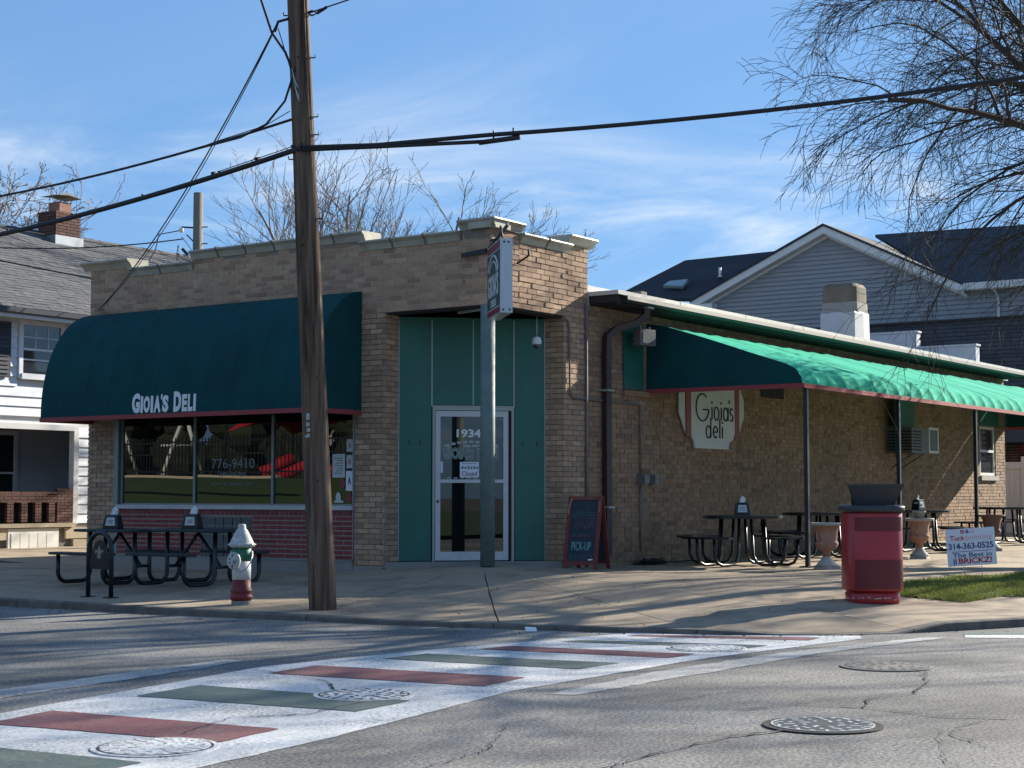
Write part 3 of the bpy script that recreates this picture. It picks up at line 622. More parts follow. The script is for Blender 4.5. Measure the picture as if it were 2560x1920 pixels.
# right facade, plane y=0, runs along +x, outward -y
RU, RN = (1,0,0), (0,-1,0)
topsr = [(0,.70,5.22),(.70,2.02,5.10),(2.02,2.60,5.25)]
for a, c, t in topsr: brickwall(PU, (0,0,0), RU, RN, a, c, SM, t, jit=.007, rot=.012, phase=.1)
hR = [(20.92,22.1,1.86,3.11)]
brickwall(PL, (0,0,0), RU, RN, 1.9, 2.6, .26, SM, jit=.004)
PS = Pieces()
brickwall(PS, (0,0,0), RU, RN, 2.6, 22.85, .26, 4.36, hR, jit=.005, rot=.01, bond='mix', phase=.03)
b = MB()
for a, c, t in topsr: backing(b, (0,0,0), RU, RN, a+(.012 if a == 0 else .002), c, SM, t)
backing(b, (0,0,0), RU, RN, 1.912, 2.6, 0, SM)
backing(b, (0,0,0), RU, RN, 2.602, 22.83, 0, 4.36, hR)
b.box((22.62,.24,0),(22.84,9,4.36)); b.build('mortar_wall', 'mortar', deli)
# entrance returns
brickwall(PL, (0,1.95,0), (1,0,0), (0,-1,0), 0, .34, .34, SM, phase=.02)
brickwall(PL, (1.9,0,0), (0,1,0), (-1,0,0), 0, .36, .34, SM, phase=.02)
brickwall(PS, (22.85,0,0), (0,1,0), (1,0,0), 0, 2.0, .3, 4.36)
for q in (((.012,1.96,0),(.34,2.18,SM)),((1.91,.012,0),(2.1,.36,SM))):
    b = MB(); b.box(*q); b.build('mortar_return', 'mortar', deli)
allp = PL.m + PU.m
order = sorted([(m, 'brick') for m in PL.m] + [(m, 'brick_up') for m in PU.m], key=lambda t: (t[0].translation-CAM).length)
near = order[:300]; PLn, PUn = Pieces(), Pieces(); PLr, PUr = Pieces(), Pieces()
for m, k in near: (PLn if k == 'brick' else PUn).m.append(m)
for m, k in order[300:]: (PLr if k == 'brick' else PUr).m.append(m)
PLn.finish('brick', '', 'brick', deli); PUn.finish('brick', '', 'brick_up', deli)
PLr.finish('', 'brick_courses', 'brick', deli, 0); PUr.finish('', 'parapet_brick_courses', 'brick_up', deli, 0)
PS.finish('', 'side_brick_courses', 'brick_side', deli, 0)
# rest of the shell
b = MB()
b.box((.25,8.23,0),(6.2,8.45,5.0)); b.box((6.0,1,0),(6.2,8.23,5.0)); b.build('rear_wall', 'mortar', deli)
b = MB(); b.box((.2,.2,4.62),(6.1,8.3,4.72)); b.build('roof', 'roof_coat', deli)
b = MB(); b.box((.245,.245,4.1),(2.6,1.94,4.6)); b.box((2.37,.25,4.37),(2.59,8.2,5.05)); b.build('parapet_core', 'mortar', deli)
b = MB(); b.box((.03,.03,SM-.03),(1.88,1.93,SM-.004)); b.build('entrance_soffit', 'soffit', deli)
# foundation and red brick panel under the window
b = MB(); b.box((-.035,2.53,0),(.2,7.76,.405)); b.box((-.02,7.76,0),(.2,8.47,.20)); b.box((-.02,1.96,0),(.2,2.53,.345)); b.box((-.045,2.55,.405),(.0,7.74,.425)); b.build('foundation', 'found', deli)
RB = Pieces(); rows = 9; z0, z1 = .43, 1.085; h = (z1-z0)/rows
gbx = (4.62,5.72,.42,1.06)
for r in range(rows):
    y = 2.55 - (.17 if r % 2 else 0); zc = z0 + (r+.5)*h
    while y < 7.74:
        a, c = max(y, 2.55), min(y+.34, 7.74); segs = [(a,c)]
        if r < 9:
            segs = [(p,q) for s_ in [(a, min(c, gbx[0])), (max(a, gbx[1]), c)] for p, q in [s_] if q-p > .03]
        for p, q in segs: RB.add((.010+random.uniform(-.002,.002), (p+q)/2, zc), .05, q-p-.022, h-.022)
        y += .34
y = 2.56
SB = Pieces()
while y < 7.72: SB.add((.004, y+.045, 1.13), .05, .072, .075); y += .0985
RB.finish('red_brick', 'red_brick_rest', 'red_brick', deli, 220); SB.finish('soldier_brick', 'soldier_rest', 'red_brick', deli, 60)
b = MB(); b.box((-.008,2.54,.426),(.2,4.62,1.175)); b.box((-.008,5.72,.426),(.2,7.75,1.175)); b.box((-.008,4.62,1.06),(.2,5.72,1.175)); b.box((.05,4.62,.4),(.2,5.72,1.06)); b.build('mortar_wall', 'mortar_pink', deli)
b = MB(); b.box((-.05,2.54,1.178),(.2,7.70,1.245)); b.build('window_sill', 'sill', deli)
for q in (((-.02,7.68,.40),(.2,7.78,2.9)),((-.02,2.525,1.25),(.2,2.55,2.9))):
    b = MB(); b.box(*q); b.build('corner_trim', 'alu', deli)
# glass block lights
gb = MB(); gb.box((.03,4.62,.42),(.052,5.72,1.06)); gbw = gb.build('glass_block_window', 'grout', deli)
cubes = Pieces(); ys = [4.63,4.85,5.04,5.23,5.42,5.71]; zs = [.43,.60,.79,.92,1.05]
for a, c in zip(ys[:-1], ys[1:]):
    for e, f in zip(zs[:-1], zs[1:]): cubes.add((.025,(a+c)/2,(e+f)/2), .05, c-a-.022, f-e-.022)
cubes.finish('glass_block', '', 'glassblock', gbw)
# shop window: frame, mullions, three panes
win = MB(); win.box((.03,7.62,1.245),(.09,7.67,2.9)); win.box((.03,2.55,1.245),(.09,2.585,2.9)); win.box((.03,2.585,2.86),(.09,7.62,2.9)); win.box((.03,2.585,1.245),(.09,7.62,1.27)); wf = win.build('shop_window', 'alu', deli)
for y in (5.93, 4.22): b = MB(); b.box((.025,y-.022,1.27),(.088,y+.022,2.86)); b.build('mullion', 'alu', wf)
for k, (a, c) in enumerate(((2.585,4.198),(4.242,5.908),(5.952,7.62))):
    b = MB(); b.grid(lambda u, v: V((.055+.0007*math.sin(u*3.1+k)*math.sin(v*3.14), a+u*(c-a), 1.27+v*1.59)), 16, 12); b.build('pane', 'glass', wf)
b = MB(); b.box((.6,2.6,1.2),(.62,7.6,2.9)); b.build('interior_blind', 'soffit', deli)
def wintxt(s, y, z, w, h, bold=0.0, mt='paper', nm='window_lettering'):
    b = MB(); put_text(b, s, (.049, y, z), (0,-1,0), (0,0,1), (-1,0,0), w, h, bold, .0006); return b.build(nm, mt, wf)
M['win_letter'] = mat('window_vinyl_lettering', (.20,.25,.26), .7)
wintxt('776-9410', 5.56, 1.83, .94, .155, .0, 'win_letter'); wintxt('Open Until 4pm', 5.43, 1.69, .62, .10, 0, 'win_letter'); wintxt('www.gioiasdeli.com', 5.56, 1.55, .92, .07, 0, 'win_letter')
# papers in the right pane
def poster(y0, y1, z0, z1, mt='paper', txt=None, tm='black_letter', nm='poster'):
    b = MB(); b.box((.044,y0,z0),(.0455,y1,z1)); o = b.build(nm, mt, wf)
    if txt:
        b = MB(); put_text(b, txt, (.0435, y1-(y1-y0)*.25, z0+(z1-z0)*.30), (0,-1,0), (0,0,1), (-1,0,0), (y1-y0)*.5, (z1-z0)*.42, .03, .0004); b.build('grade_letter', tm, o)
    return o
poster(2.60,2.72,2.06,2.25,'paper','A','red_ink'); poster(2.60,2.72,1.81,2.01,'paper','A','red_ink'); poster(2.595,2.73,1.47,1.77,'board','A','blue_ink')
pp = poster(2.75,3.0,1.67,2.03,'paper'); 
b = MB()
for k in range(7): b.box((.0432,2.79,1.73+k*.038),(.0439,2.96-.03*(k%3),1.742+k*.038))
b.build('print', 'ac_grey', pp)
for (y, z, mt) in ((2.66,1.36,'sign_red'),(2.80,1.58,'sign_red'),(2.88,1.37,'paper')):
    b = MB(); b.lathe([(.0005,-.0006),(.07,-.0006),(.07,.0006),(.0005,.0006)], 20, smooth=False, sx=.75, sy=1.15); b.xform(Matrix.Translation((.0445,y,z)) @ Matrix.Rotation(R(90),4,'Y') @ Matrix.Rotation(R(90),4,'Z')); b.build('sticker', mt, wf)
b = MB(); b.box((.044,2.78,1.24+.05),(.0455,2.96,1.29+.035)); b.build('sticker', 'paper', wf)

# coping
def coping(o, U, Nn, u0, u1, zt, over=.085, h=.155, back=.36, ends=(0,0), piece=.66, collars=True):
    o, U, Nn = V(o), V(U), V(Nn); n = max(1, round((u1-u0)/piece)); L_ = (u1-u0)/n
    prof = [(-back,zt-.05),(over,zt-.012),(over+.01,zt-.035),(over-.012,zt-.055),(over*.55,zt-h*.5),(.018,zt-h+.02),(.012,zt-h),(-back,zt-h)]
    prof[0] = (-back, zt-.004)
    for k in range(n):
        a, c = u0+k*L_, u0+(k+1)*L_; b = MB()
        P = [o + U*(a+.004) + Nn*d + V((0,0,z)) for d, z in prof]; b.prism(P, U*(L_-.008)); b.build('coping_stone', 'coping', deli)
        if collars and k < n-1:
            b = MB(); P = [o + U*(c-.014) + Nn*(d+(.010 if d > 0 else 0)) + V((0,0,z+(.014 if z > zt-.03 else 0))) for d, z in prof]; b.prism(P, U*.028); b.build('coping_collar', 'coping_joint', deli)
coping((0,0,0), LU, LN, 7.42, 8.60, 5.40, piece=1.2, over=.12); coping((0,0,0), LU, LN, 5.99, 7.47, 5.235)
coping((0,0,0), LU, LN, 2.33, 6.02, 5.405); coping((0,0,0), LU, LN, .56, 2.42, 5.245)
coping((0,0,0), LU, LN, -.085, .56, 5.385, over=.10); coping((0,0,0), RU, RN, -.085, .74, 5.386, over=.10)
coping((0,0,0), RU, RN, .72, 2.06, 5.255); coping((0,0,0), RU, RN, 1.98, 2.74, 5.40, piece=.8, over=.11)
b = MB(); b.box((-.0,7.44,5.25),(.34,8.45,5.31)); b.box((0,2.4,5.2),(.34,5.97,5.3)); b.box((.0,-.0,5.1),(.36,.5,5.24)); b.box((2.02,.01,5.2),(2.6,.36,5.27)); b.box((.02,.02,4.6),(.3,8.4,5.06)); b.box((.02,.02,4.6),(2.58,.3,5.06)); b.build('parapet_core', 'mortar', deli)

# entrance panel wall
PA, PB = V((.33,1.95,0)), V((1.9,.34,0)); PUv = (PB-PA).normalized(); PNv = V((PUv.y,-PUv.x,0)); 
if PNv.dot(V((-1,-1,0))) < 0: PNv = -PNv
PW = (PB-PA).length
def wp(s, z, d=0): p = PA + PUv*s + PNv*d; return V((p.x, p.y, z))
def wbox(b, s0, s1, z0, z1, d0, d1): b.prism([wp(s0,z0,d0), wp(s1,z0,d0), wp(s1,z0,d1), wp(s0,z0,d1)], (0,0,z1-z0))
DL, DR, DT = .514, 1.762, 2.735
for a, c, z0 in ((0,.500,.42),(.512,1.132,2.765),(1.142,1.758,2.765),(1.770,PW,.42)):
    b = MB(); wbox(b, a, c, z0, SM-.034, -.04, 0); b.build('door_side_panel' if z0 < 1 else 'panel_above_door', 'teal', deli)
b = MB()
for s_, z0 in ((.506,2.75),(1.137,2.765),(1.764,2.75)): wbox(b, s_-.009, s_+.009, z0, SM-.062, -.03, .006)
wbox(b, DL-.01, DR+.01, DT, DT+.022, -.03, .012); wbox(b, .0, .012, .42, SM-.062, .0, .008); wbox(b, PW-.012, PW, .42, SM-.062, 0, .008)
b.build('panel_trim', 'trim', deli)
b = MB()
for s_ in (.16,.33,1.90,2.12): wbox(b, s_-.008, s_+.008, 2.15, 2.23, 0, .006)
b.build('fixing_slots', 'black_letter', deli)
b = MB(); b.prism([wp(-.35,.3,-.1), wp(-.2,.3,.28), wp(PW+.2,.3,.28), wp(PW+.35,.3,-.1)], (0,0,.108)); b.build('threshold', 'found', deli)
dr = MB(); wbox(dr, DL+.002, DL+.038, .41, DT-.002, -.03, .022); wbox(dr, DR-.038, DR-.002, .41, DT-.002, -.03, .022); wbox(dr, DL+.038, DR-.038, DT-.05, DT-.002, -.03, .022); dfr = dr.build('door_frame', 'trim', deli)
b = MB(); wbox(b, DR-.085, DR-.04, .41, DT-.05, -.028, .005); b.build('door_jamb', 'soffit', deli)
b = MB(); D0, D1 = DL+.045, DR-.09; DZ0, DZ1 = .425, 2.675
wbox(b, D0, D0+.075, DZ0, DZ1, -.03, .03); wbox(b, D1-.075, D1, DZ0, DZ1, -.03, .03); wbox(b, D0+.075, D1-.075, DZ1-.085, DZ1, -.03, .03); wbox(b, D0+.075, D1-.075, DZ0, DZ0+.13, -.03, .03); wbox(b, D0+.075, D1-.075, 1.59, 1.64, -.028, .045)
door = b.build('door', 'white_alu', deli)
for z0, z1 in ((DZ0+.13,1.59),(1.64,DZ1-.085)):
    b = MB(); q = [wp(D0+.075,z0,.0), wp(D1-.075,z0,.0), wp(D1-.075,z1,.0), wp(D0+.075,z1,.0)]; b.prism(q, -PNv*.008); b.build('door_glass', 'glass', door)
b = MB(); b.cyl(wp(D0+.035,1.31,.03), wp(D0+.035,1.31,.045), .02, 12); b.build('lock', 'black_letter', door)
def dtext(s, s0, z, w, h, bold, mt, nm='door_lettering'):
    b = MB(); put_text(b, s, wp(s0, z, .0035), PUv, (0,0,1), PNv, w, h, bold, .0006); b.build(nm, mt, door)
dtext('1934', .885, 2.275, .37, .125, .025, 'white_letter')
M['door_green'] = mat('green_vinyl_lettering', (.10,.18,.15), .7); M['door_grey'] = mat('grey_vinyl_lettering', (.33,.38,.38), .7)
dtext("G", .680, 1.945, .085, .205, .06, 'door_grey'); dtext("G", .690, 1.955, .065, .185, .0, 'door_green')
dtext("IOIA'S", .772, 1.945, .37, .185, .06, 'door_grey'); dtext("IOIA'S", .780, 1.953, .354, .169, .0, 'door_green')
dtext("D", 1.20, 1.945, .085, .205, .06, 'door_grey'); dtext("D", 1.21, 1.955, .065, .185, .0, 'door_green')
dtext("ELI", 1.30, 1.945, .225, .185, .06, 'door_grey'); dtext("ELI", 1.308, 1.953, .209, .169, .0, 'door_green')
b = MB()
for k in range(9):
    t_ = k/8; s_ = .74+t_*.74; z_ = 2.155+.055*(1-(2*t_-1)**2); m_ = wp(s_, z_, .003)
    wbox(b, s_-.035, s_+.035, z_-.016-.004*(k%2), z_+.018, .001, .003)
wbox(b, .98, 1.10, 2.135, 2.165, .001, .003); wbox(b, 1.12, 1.24, 2.135, 2.165, .001, .003)
b.build('door_banner', 'door_grey', door)
b = MB(); wbox(b, .935, 1.225, 1.675, 1.905, .001, .003); nb = b.build('door_notice', 'board', door)
dtext('Closed', .965, 1.695, .23, .07, .01, 'sign_red', 'notice_lettering')
b = MB()
for k in range(6): wbox(b, .96+.045*k, .99+.045*k, 1.80, 1.84-.008*(k%2), .0032, .004)
wbox(b, .97, 1.19, 1.875, 1.884, .0032, .004); b.build('notice_print', 'ac_grey', door)
b = MB(); wbox(b, .640, .675, 1.74, 1.91, .001, .003); b.build('sticker', 'board', door)
b = MB()
for k in range(7): wbox(b, .74+.1*k, .80+.1*k, 1.655, 1.672, .001, .002)
b.build('small_print', 'door_grey', door)
# green trims under the soffit, light tube behind the column
b = MB(); b.prism([(.05,.12,SM-.035),(.09,.12,SM-.035),(.30,.80,SM-.035),(.26,.80,SM-.035)][::-1], (0,0,-.035)); b.build('soffit_trim', 'trim', deli)
# corner column
col = MB(); col.lathe([(.105,0),(.105,3.72)], 28, c=(.03,.09,.40)); c_ = col.build('corner_column', 'pole_green', deli)
b = MB(); b.prism([(.30,.12,.30),(-.12,.42,.30),(-.50,-.40,.24),(.55,-.30,.28)], (0,0,.10)); b.build('column_footing', 'found', deli)
# low roof edge over the right wall
b = MB(); XO = 2.602; EY = -.55
b.box((XO,EY,4.50),(23.0,EY+.02,4.565)); b.box((XO,EY+.02,4.50),(XO+.0205,.0,4.565)); b.box((XO+.02,EY+.02,4.53),(23.0,.6,4.56)); b.build('roof_edge_flashing', 'flash', deli)
b = MB(); b.box((XO+.03,EY+.05,4.385),(23.0,EY+.075,4.50)); b.box((XO+.03,EY+.075,4.385),(XO+.055,.0,4.50)); b.build('fascia', 'gutter', deli)
b = MB(); b.prism([(XO+.2,EY-.05,4.495),(XO+.2,EY-.055,4.43),(XO+.2,EY-.02,4.39),(XO+.2,EY+.048,4.385),(XO+.2,EY+.048,4.495)], (20.3,0,0)); b.build('gutter', 'gutter', deli)
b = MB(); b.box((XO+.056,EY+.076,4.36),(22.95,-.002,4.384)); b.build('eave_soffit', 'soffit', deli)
b = MB(); b.box((XO,.0,4.362),(22.9,.25,4.528)); b.box((XO,.25,4.40),(24.0,9,4.528)); b.build('low_roof', 'roof_coat', deli)
b = MB(); x = XO+2
while x < 22.9: b.box((x-.015,EY-.004,4.496),(x+.015,EY+.2,4.570)); x += 2.4
b.build('flashing_seams', 'flash', deli)
# stepped end parapet and roof chimney
for y0, y1, z1 in ((2.74,6.5,5.83),(1.10,2.74,5.385)):
    b = MB(); b.box((24.0,y0,4.3),(24.3,y1,z1)); b.box((23.96,y0-.03,z1),(24.34,y1,z1+.05)); b.build('end_parapet', 'roof_coat', deli)
chm = thing('roof_chimney', 'square chimney on the low roof, grey brown above and white below', 'chimney', (14.35,.72,4.56))
b = MB(); b.lathe([(.44,0),(.43,.75),(.415,.78)], 8, smooth=False, sup=8, rz=R(0)); b.build('white_base', 'roof_coat', chm)
b = MB(); b.lathe([(.405,.75),(.40,.98),(.39,1.0)], 32, smooth=False, sup=8); b.build('grey_band', 'found', chm)
b = MB(); b.lathe([(.40,.99),(.395,1.32),(.34,1.40),(.25,1.41)], 32, smooth=False, sup=6); # window in the far end of the side wall
M['stack_brown'] = mat('weathered_chimney_render', (.15,.125,.095), .9, var=(.10,.08,.06), vscale=6, dirt=(.24,.21,.17), dscale=3)
b.build('stack', 'stack_brown', chm)
b = MB()
b.box((20.94,.02,1.88),(21.01,.10,3.1)); b.box((22.01,.02,1.88),(22.08,.10,3.1)); b.box((21.01,.02,3.03),(22.01,.10,3.1)); b.box((21.01,.02,1.88),(22.01,.10,1.95)); b.box((21.01,.02,2.46),(22.01,.09,2.52)); sw = b.build('sash_window', 'paint_trim', deli)
b = MB(); b.box((21.01,.06,1.95),(22.01,.075,2.46)); b.build('pane', 'glass_far', sw); b = MB(); b.box((21.01,.05,2.52),(22.01,.065,3.03)); b.build('pane', 'glass_far', sw)
b = MB(); b.box((20.85,-.06,1.76),(22.17,.1,1.87)); b.build('stone_sill', 'stone_grey', sw)
b = MB(); b.box((8.68,-.012,3.22),(9.65,.02,4.2)); b.build('boarded_vent', 'soffit', deli)
b = MB(); b.box((3.64,-.03,3.11),(4.28,-.004,4.17)); b.build('boarded_window', 'teal', deli)
b = MB(); b.box((3.62,-.055,3.0),(4.9,.0,3.09)); b.build('sill_course', 'brick_side', deli)
b = MB(); b.box((20.9,-.03,3.12),(22.3,-.004,4.2)); b.build('boarded_window', 'teal', deli)
# downspout
b = MB(); path = [(3.60,-.48,4.38),(3.60,-.47,4.26),(3.48,-.36,4.14),(3.20,-.14,4.02),(3.04,-.09,3.90),(3.02,-.085,3.6),(3.02,-.085,.45)]
b.tube(path, .075, 4, smooth=False); b.build('downspout', 'downspout', deli)
b = MB(); b.box((2.93,-.17,3.03),(3.11,.0,3.06)); b.box((2.93,-.17,1.2),(3.11,.0,1.23)); b.box((3.5,-.56,4.36),(3.7,-.4,4.395)); b.build('downspout_straps', 'trim', deli)
# conduits
b = MB(); b.tube([(2.51,-.03,4.36),(2.51,-.03,.30)], .022, 6); b.tube([(2.6,-.03,2.98),(2.51,-.03,2.98)], .018, 6)
b.tube([(1.86,-.03,4.10),(1.98,-.03,4.06),(2.02,-.03,3.95),(2.02,-.03,3.0),(2.06,-.03,2.92),(2.15,-.03,2.89),(4.13,-.03,2.885),(4.165,-.03,2.83),(4.16,-.03,1.7)], .017, 6)
b.tube([(4.16,-.03,1.6),(4.15,-.03,.5)], .016, 6); b.build('conduit', 'conduit', deli)
for x in (4.15, 4.50):
    b = MB(); b.box((x-.06,-.09,1.56),(x+.06,.0,1.74)); bx = b.build('outlet_box', 'conduit', deli)
    b = MB(); b.box((x-.05,-.14,1.58),(x+.07,-.092,1.73)); b.build('cover', 'conduit', bx)
    b = MB(); b.box((x+.075,-.12,1.6),(x+.16,-.01,1.73)); b.build('plug', 'black_steel', bx)

# ------------------------------------------------------------------ left shop awning
aw = thing('shop_awning', "dark green rounded shop awning lettered Gioia's Deli over the front window", 'awning', (0,5.38,2.6))
AY0, AY1, AP, AZ0, AZ1 = 2.40, 8.36, 1.10, 2.74, 4.47
def awx(z):
    if z <= AZ0: return -AP
    return -AP*math.sqrt(max(0, 1-((z-AZ0)/(AZ1-AZ0))**2))
def awp(u, v):
    y = AY0 + u*(AY1-AY0); t_ = v*math.pi/2
    ph = (u*11) % 1.0; sag = .014*math.sin(math.pi*ph)*math.sin(min(1, v*1.6)*math.pi)
    return V((-(AP-sag)*math.cos(t_), y, AZ0+(AZ1-AZ0-sag)*math.sin(t_)))
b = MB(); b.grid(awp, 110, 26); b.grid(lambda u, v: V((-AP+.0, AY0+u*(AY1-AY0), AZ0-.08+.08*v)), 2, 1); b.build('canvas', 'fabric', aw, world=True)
b = MB()
for k in range(1, 11): b.tube([awp(k/11, v/20) for v in range(21)], .0035, 4)
b.build('seams', 'fabric', aw, world=True)
for y in (AY0, AY1):
    b = MB(); P = [V((0,y,AZ0-.08))]+[V((-AP,y,AZ0-.08))]+[V((-AP*math.cos(t/16*math.pi/2), y, AZ0+(AZ1-AZ0)*math.sin(t/16*math.pi/2))) for t in range(17)]
    b.prism(P, (0,.004 if y == AY0 else -.004,0)); b.build('end_panel', 'fabric', aw, world=True)
b = MB(); b.box((-AP-.012,AY0-.012,2.605),(-AP+.004,AY1+.012,2.675)); b.box((-AP+.004,AY0-.012,2.605),(0,AY0+.003,2.675)); b.box((-AP+.004,AY1-.003,2.605),(0,AY1+.012,2.675)); b.build('red_edging', 'red_trim', aw, world=True)
b = MB(); b.tube([(-AP+.03,AY0+.02,2.66),(-AP+.03,AY1-.02,2.66)], .018, 6)
for k in range(8):
    y = AY0+.05+k*(AY1-AY0-.1)/7; b.tube([(-(AP-.03)*math.cos(t/10*math.pi/2), y, AZ0-.03+(AZ1-AZ0-.03)*math.sin(t/10*math.pi/2)) for t in range(11)], .014, 5); b.tube([(-AP+.03,y,2.66),(0,y,2.66)], .012, 5)
b.build('frame', 'black_steel', aw, world=True)
def wrap(p, t): return V((awx(p.z)-.006-t, p.y, p.z))
lb = MB(); y = 6.17
for s, w, hh, z_ in (('G',.175,.315,0),('I',.052,.265,0),('O',.138,.265,0),('I',.052,.265,0),('A',.150,.265,0),("'",.028,.085,.20),('S',.135,.265,0),(' ',.075,0,0),('D',.165,.315,0),('E',.110,.265,0),('L',.100,.265,0),('I',.052,.265,0)):
    if s != ' ': put_text(lb, s, (0,y,2.69+z_), (0,-1,0), (0,0,1), (0,0,0), w, hh, .055, .003, wrap)
    y -= w + (.006 if s in "A'" else .018)
lb.build('lettering', 'white_letter', aw, world=True)

# ------------------------------------------------------------------ patio canopy
cp = thing('patio_canopy', 'long green fabric canopy on thin black posts over the side patio', 'canopy', (4.4,-2.75,.28))
CX0, CX1 = 4.40, 22.9
prof = [(-.02,4.22),(-.35,4.155),(-1.0,3.95),(-1.7,3.72),(-2.25,3.54),(-2.52,3.45),(-2.68,3.36),(-2.76,3.24),(-2.80,3.10)]
NR = 32
def pf(v):
    k = v*(len(prof)-1); i = min(int(k), len(prof)-2); f = k-i; return prof[i][0]+(prof[i+1][0]-prof[i][0])*f, prof[i][1]+(prof[i+1][1]-prof[i][1])*f
def cpp(u, v):
    y, z = pf(v); ph = (u*NR) % 1; s_ = math.sin(math.pi*ph)**.7
    sag = s_*(.010+.045*sstep((v-.45)/.4)); w = mnoise.noise(V((u*60, v*2.2, 3)))*.03*(1-sstep((v-.6)/.3))
    return V((CX0+u*(CX1-CX0), y+sag*(.75 if v > .6 else .2), z-sag*.55+w*(v>0)*(v<1)))
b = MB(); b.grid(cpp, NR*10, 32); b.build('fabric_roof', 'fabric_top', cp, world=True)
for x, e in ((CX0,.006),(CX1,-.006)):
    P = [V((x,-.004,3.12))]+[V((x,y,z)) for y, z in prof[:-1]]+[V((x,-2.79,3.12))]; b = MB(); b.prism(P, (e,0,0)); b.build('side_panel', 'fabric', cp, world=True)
b = MB(); b.box((CX0-.01,-2.82,3.065),(CX1,-2.795,3.135)); b.box((CX0-.01,-2.795,3.065),(CX0+.008,-.01,3.135)); b.box((CX1-.008,-2.795,3.065),(CX1+.01,-.01,3.135)); b.build('red_edging', 'red_trim', cp, world=True)
b = MB(); b.tube([(CX0+.03,-2.75,3.11),(CX1-.03,-2.75,3.11)], .025, 6); 
for k in range(NR+1):
    x = CX0+.02+k*(CX1-CX0-.04)/NR; b.tube([(x,y+.03,z-.06) for y, z in prof[:-1]], .014, 5)
b.build('frame', 'black_steel', cp, world=True)
for x in (4.60, 8.45, 12.48, 16.5, 20.5):
    g_ = gz(x,-2.72); b = MB(); b.box((x-.032,-2.78,g_+.02),(x+.032,-2.716,3.1)); po = b.build('post', 'black_steel', cp, world=True)
    b = MB(); b.box((x-.10,-2.85,g_),(x+.10,-2.65,g_+.02)); b.build('foot_plate', 'black_steel', po, world=True)

# ------------------------------------------------------------------ signs on the building
# round-edged wall sign: white with red bands
ws = thing('wall_sign', "white and red cut-out wall sign reading Gioia's deli beneath the canopy edge", 'sign', (6.6,-.05,2.2))
def wsl(b, pts, d0, d1): b.prism([V((x,-d0,z)) for x, z in pts], (0,-(d1-d0),0))
b = MB(); wsl(b, [(5.98,2.21),(7.24,2.21),(7.27,2.33),(7.42,2.39),(7.50,2.52),(7.50,3.40),(5.82,3.40),(5.82,2.52),(5.87,2.39),(5.95,2.33)], .02, .06); b.build('centre_board', 'sign_white', ws, world=True)
for s_, x0, x1 in ((-1,5.46,5.84),(1,7.48,7.86)):
    xi = 5.84 if s_ < 0 else 7.48; f = lambda q: xi + s_*q
    b = MB(); pts = [(f(0),2.42),(f(.16),2.44),(f(.32),2.70),(f(.40),2.80),(f(.40),3.12),(f(.30),3.25),(f(.2),3.40),(f(0),3.40)]; wsl(b, pts if s_ > 0 else pts[::-1], .02, .045); b.build('side_board', 'sign_white', ws, world=True)
    b = MB(); q0, q1 = (5.66,5.84) if s_ < 0 else (7.48,7.66); b.box((q0,-.064,2.40),(q1,-.046,3.42)); b.build('red_band', 'sign_red', ws, world=True)
# thin hand-drawn lettering as strokes
def stroke(b, pts, w=.022):
    b.tube([V((x,-.066,z)) for x, z in pts], w, 6)
def arc(cx, cz, rx, rz, a0, a1, n=18): return [(cx+rx*math.cos(R(a0+(a1-a0)*k/n)), cz+rz*math.sin(R(a0+(a1-a0)*k/n))) for k in range(n+1)]
b = MB(); w = .014
stroke(b, arc(6.25,2.92,.235,.235,52,352), w); stroke(b, [(6.27,2.885),(6.485,2.885)], w)
stroke(b, [(6.60,2.72),(6.60,2.94)], w); stroke(b, [(6.60,3.0),(6.60,3.04)], w)
stroke(b, arc(6.77,2.83,.09,.115,0,360), w); stroke(b, [(6.95,2.72),(6.95,2.94)], w); stroke(b, [(6.95,3.0),(6.95,3.04)], w)
stroke(b, arc(7.12,2.83,.085,.115,0,360), w); stroke(b, [(7.215,2.715),(7.215,2.945)], w); stroke(b, [(7.255,3.03),(7.265,3.09)], w)
stroke(b, arc(7.345,2.885,.055,.055,40,270,10)+arc(7.345,2.775,.055,.055,90,-140,10), w)
stroke(b, arc(6.46,2.50,.085,.105,0,360), w); stroke(b, [(6.55,2.40),(6.55,2.74)], w)
stroke(b, [(6.645,2.505),(6.80,2.505)]+arc(6.725,2.505,.078,.10,0,310), w); stroke(b, [(6.89,2.40),(6.89,2.74)], w); stroke(b, [(6.99,2.40),(6.99,2.60)], w); stroke(b, [(6.99,2.66),(6.99,2.70)], w)
b.build('lettering', 'black_letter', ws, world=True)
# projecting box sign at the corner
ps = thing('projecting_sign', 'double-sided box sign with aluminium edge hanging from the parapet corner', 'sign', (-.48,-.48,3.9))
DG = V((-.7071,-.7071,0)); DNl = V((-.7071,.7071,0))
def sgp(s_, t_, z): p = V((.0,.02,0)) + DG*s_ + DNl*t_; return V((p.x,p.y,z))
def sbox(b, s0, s1, t0, t1, z0, z1): b.prism([sgp(s0,t0,z0), sgp(s1,t0,z0), sgp(s1,t1,z0), sgp(s0,t1,z0)], (0,0,z1-z0))
SZ0, SZ1 = 3.87, 4.885
b = MB(); sbox(b, .22, 1.26, -.085, .085, SZ0, SZ1); b.build('box_frame', 'sign_alu', ps, world=True)
b = MB(); 
for t_ in (-.045,.045): sbox(b, 1.26, 1.264, t_-.018, t_+.018, SZ0+.05, SZ1-.08)
b.build('edge_ribs', 'sign_alu', ps, world=True)
for t_, z in ((-.03,SZ1-.05),(.03,SZ1-.05),(-.045,SZ0+.04),(.045,SZ0+.04)):
    b = MB(); b.cyl(sgp(1.262,t_,z), sgp(1.272,t_,z), .014, 10); b.build('screw', 'black_letter', ps, world=True)
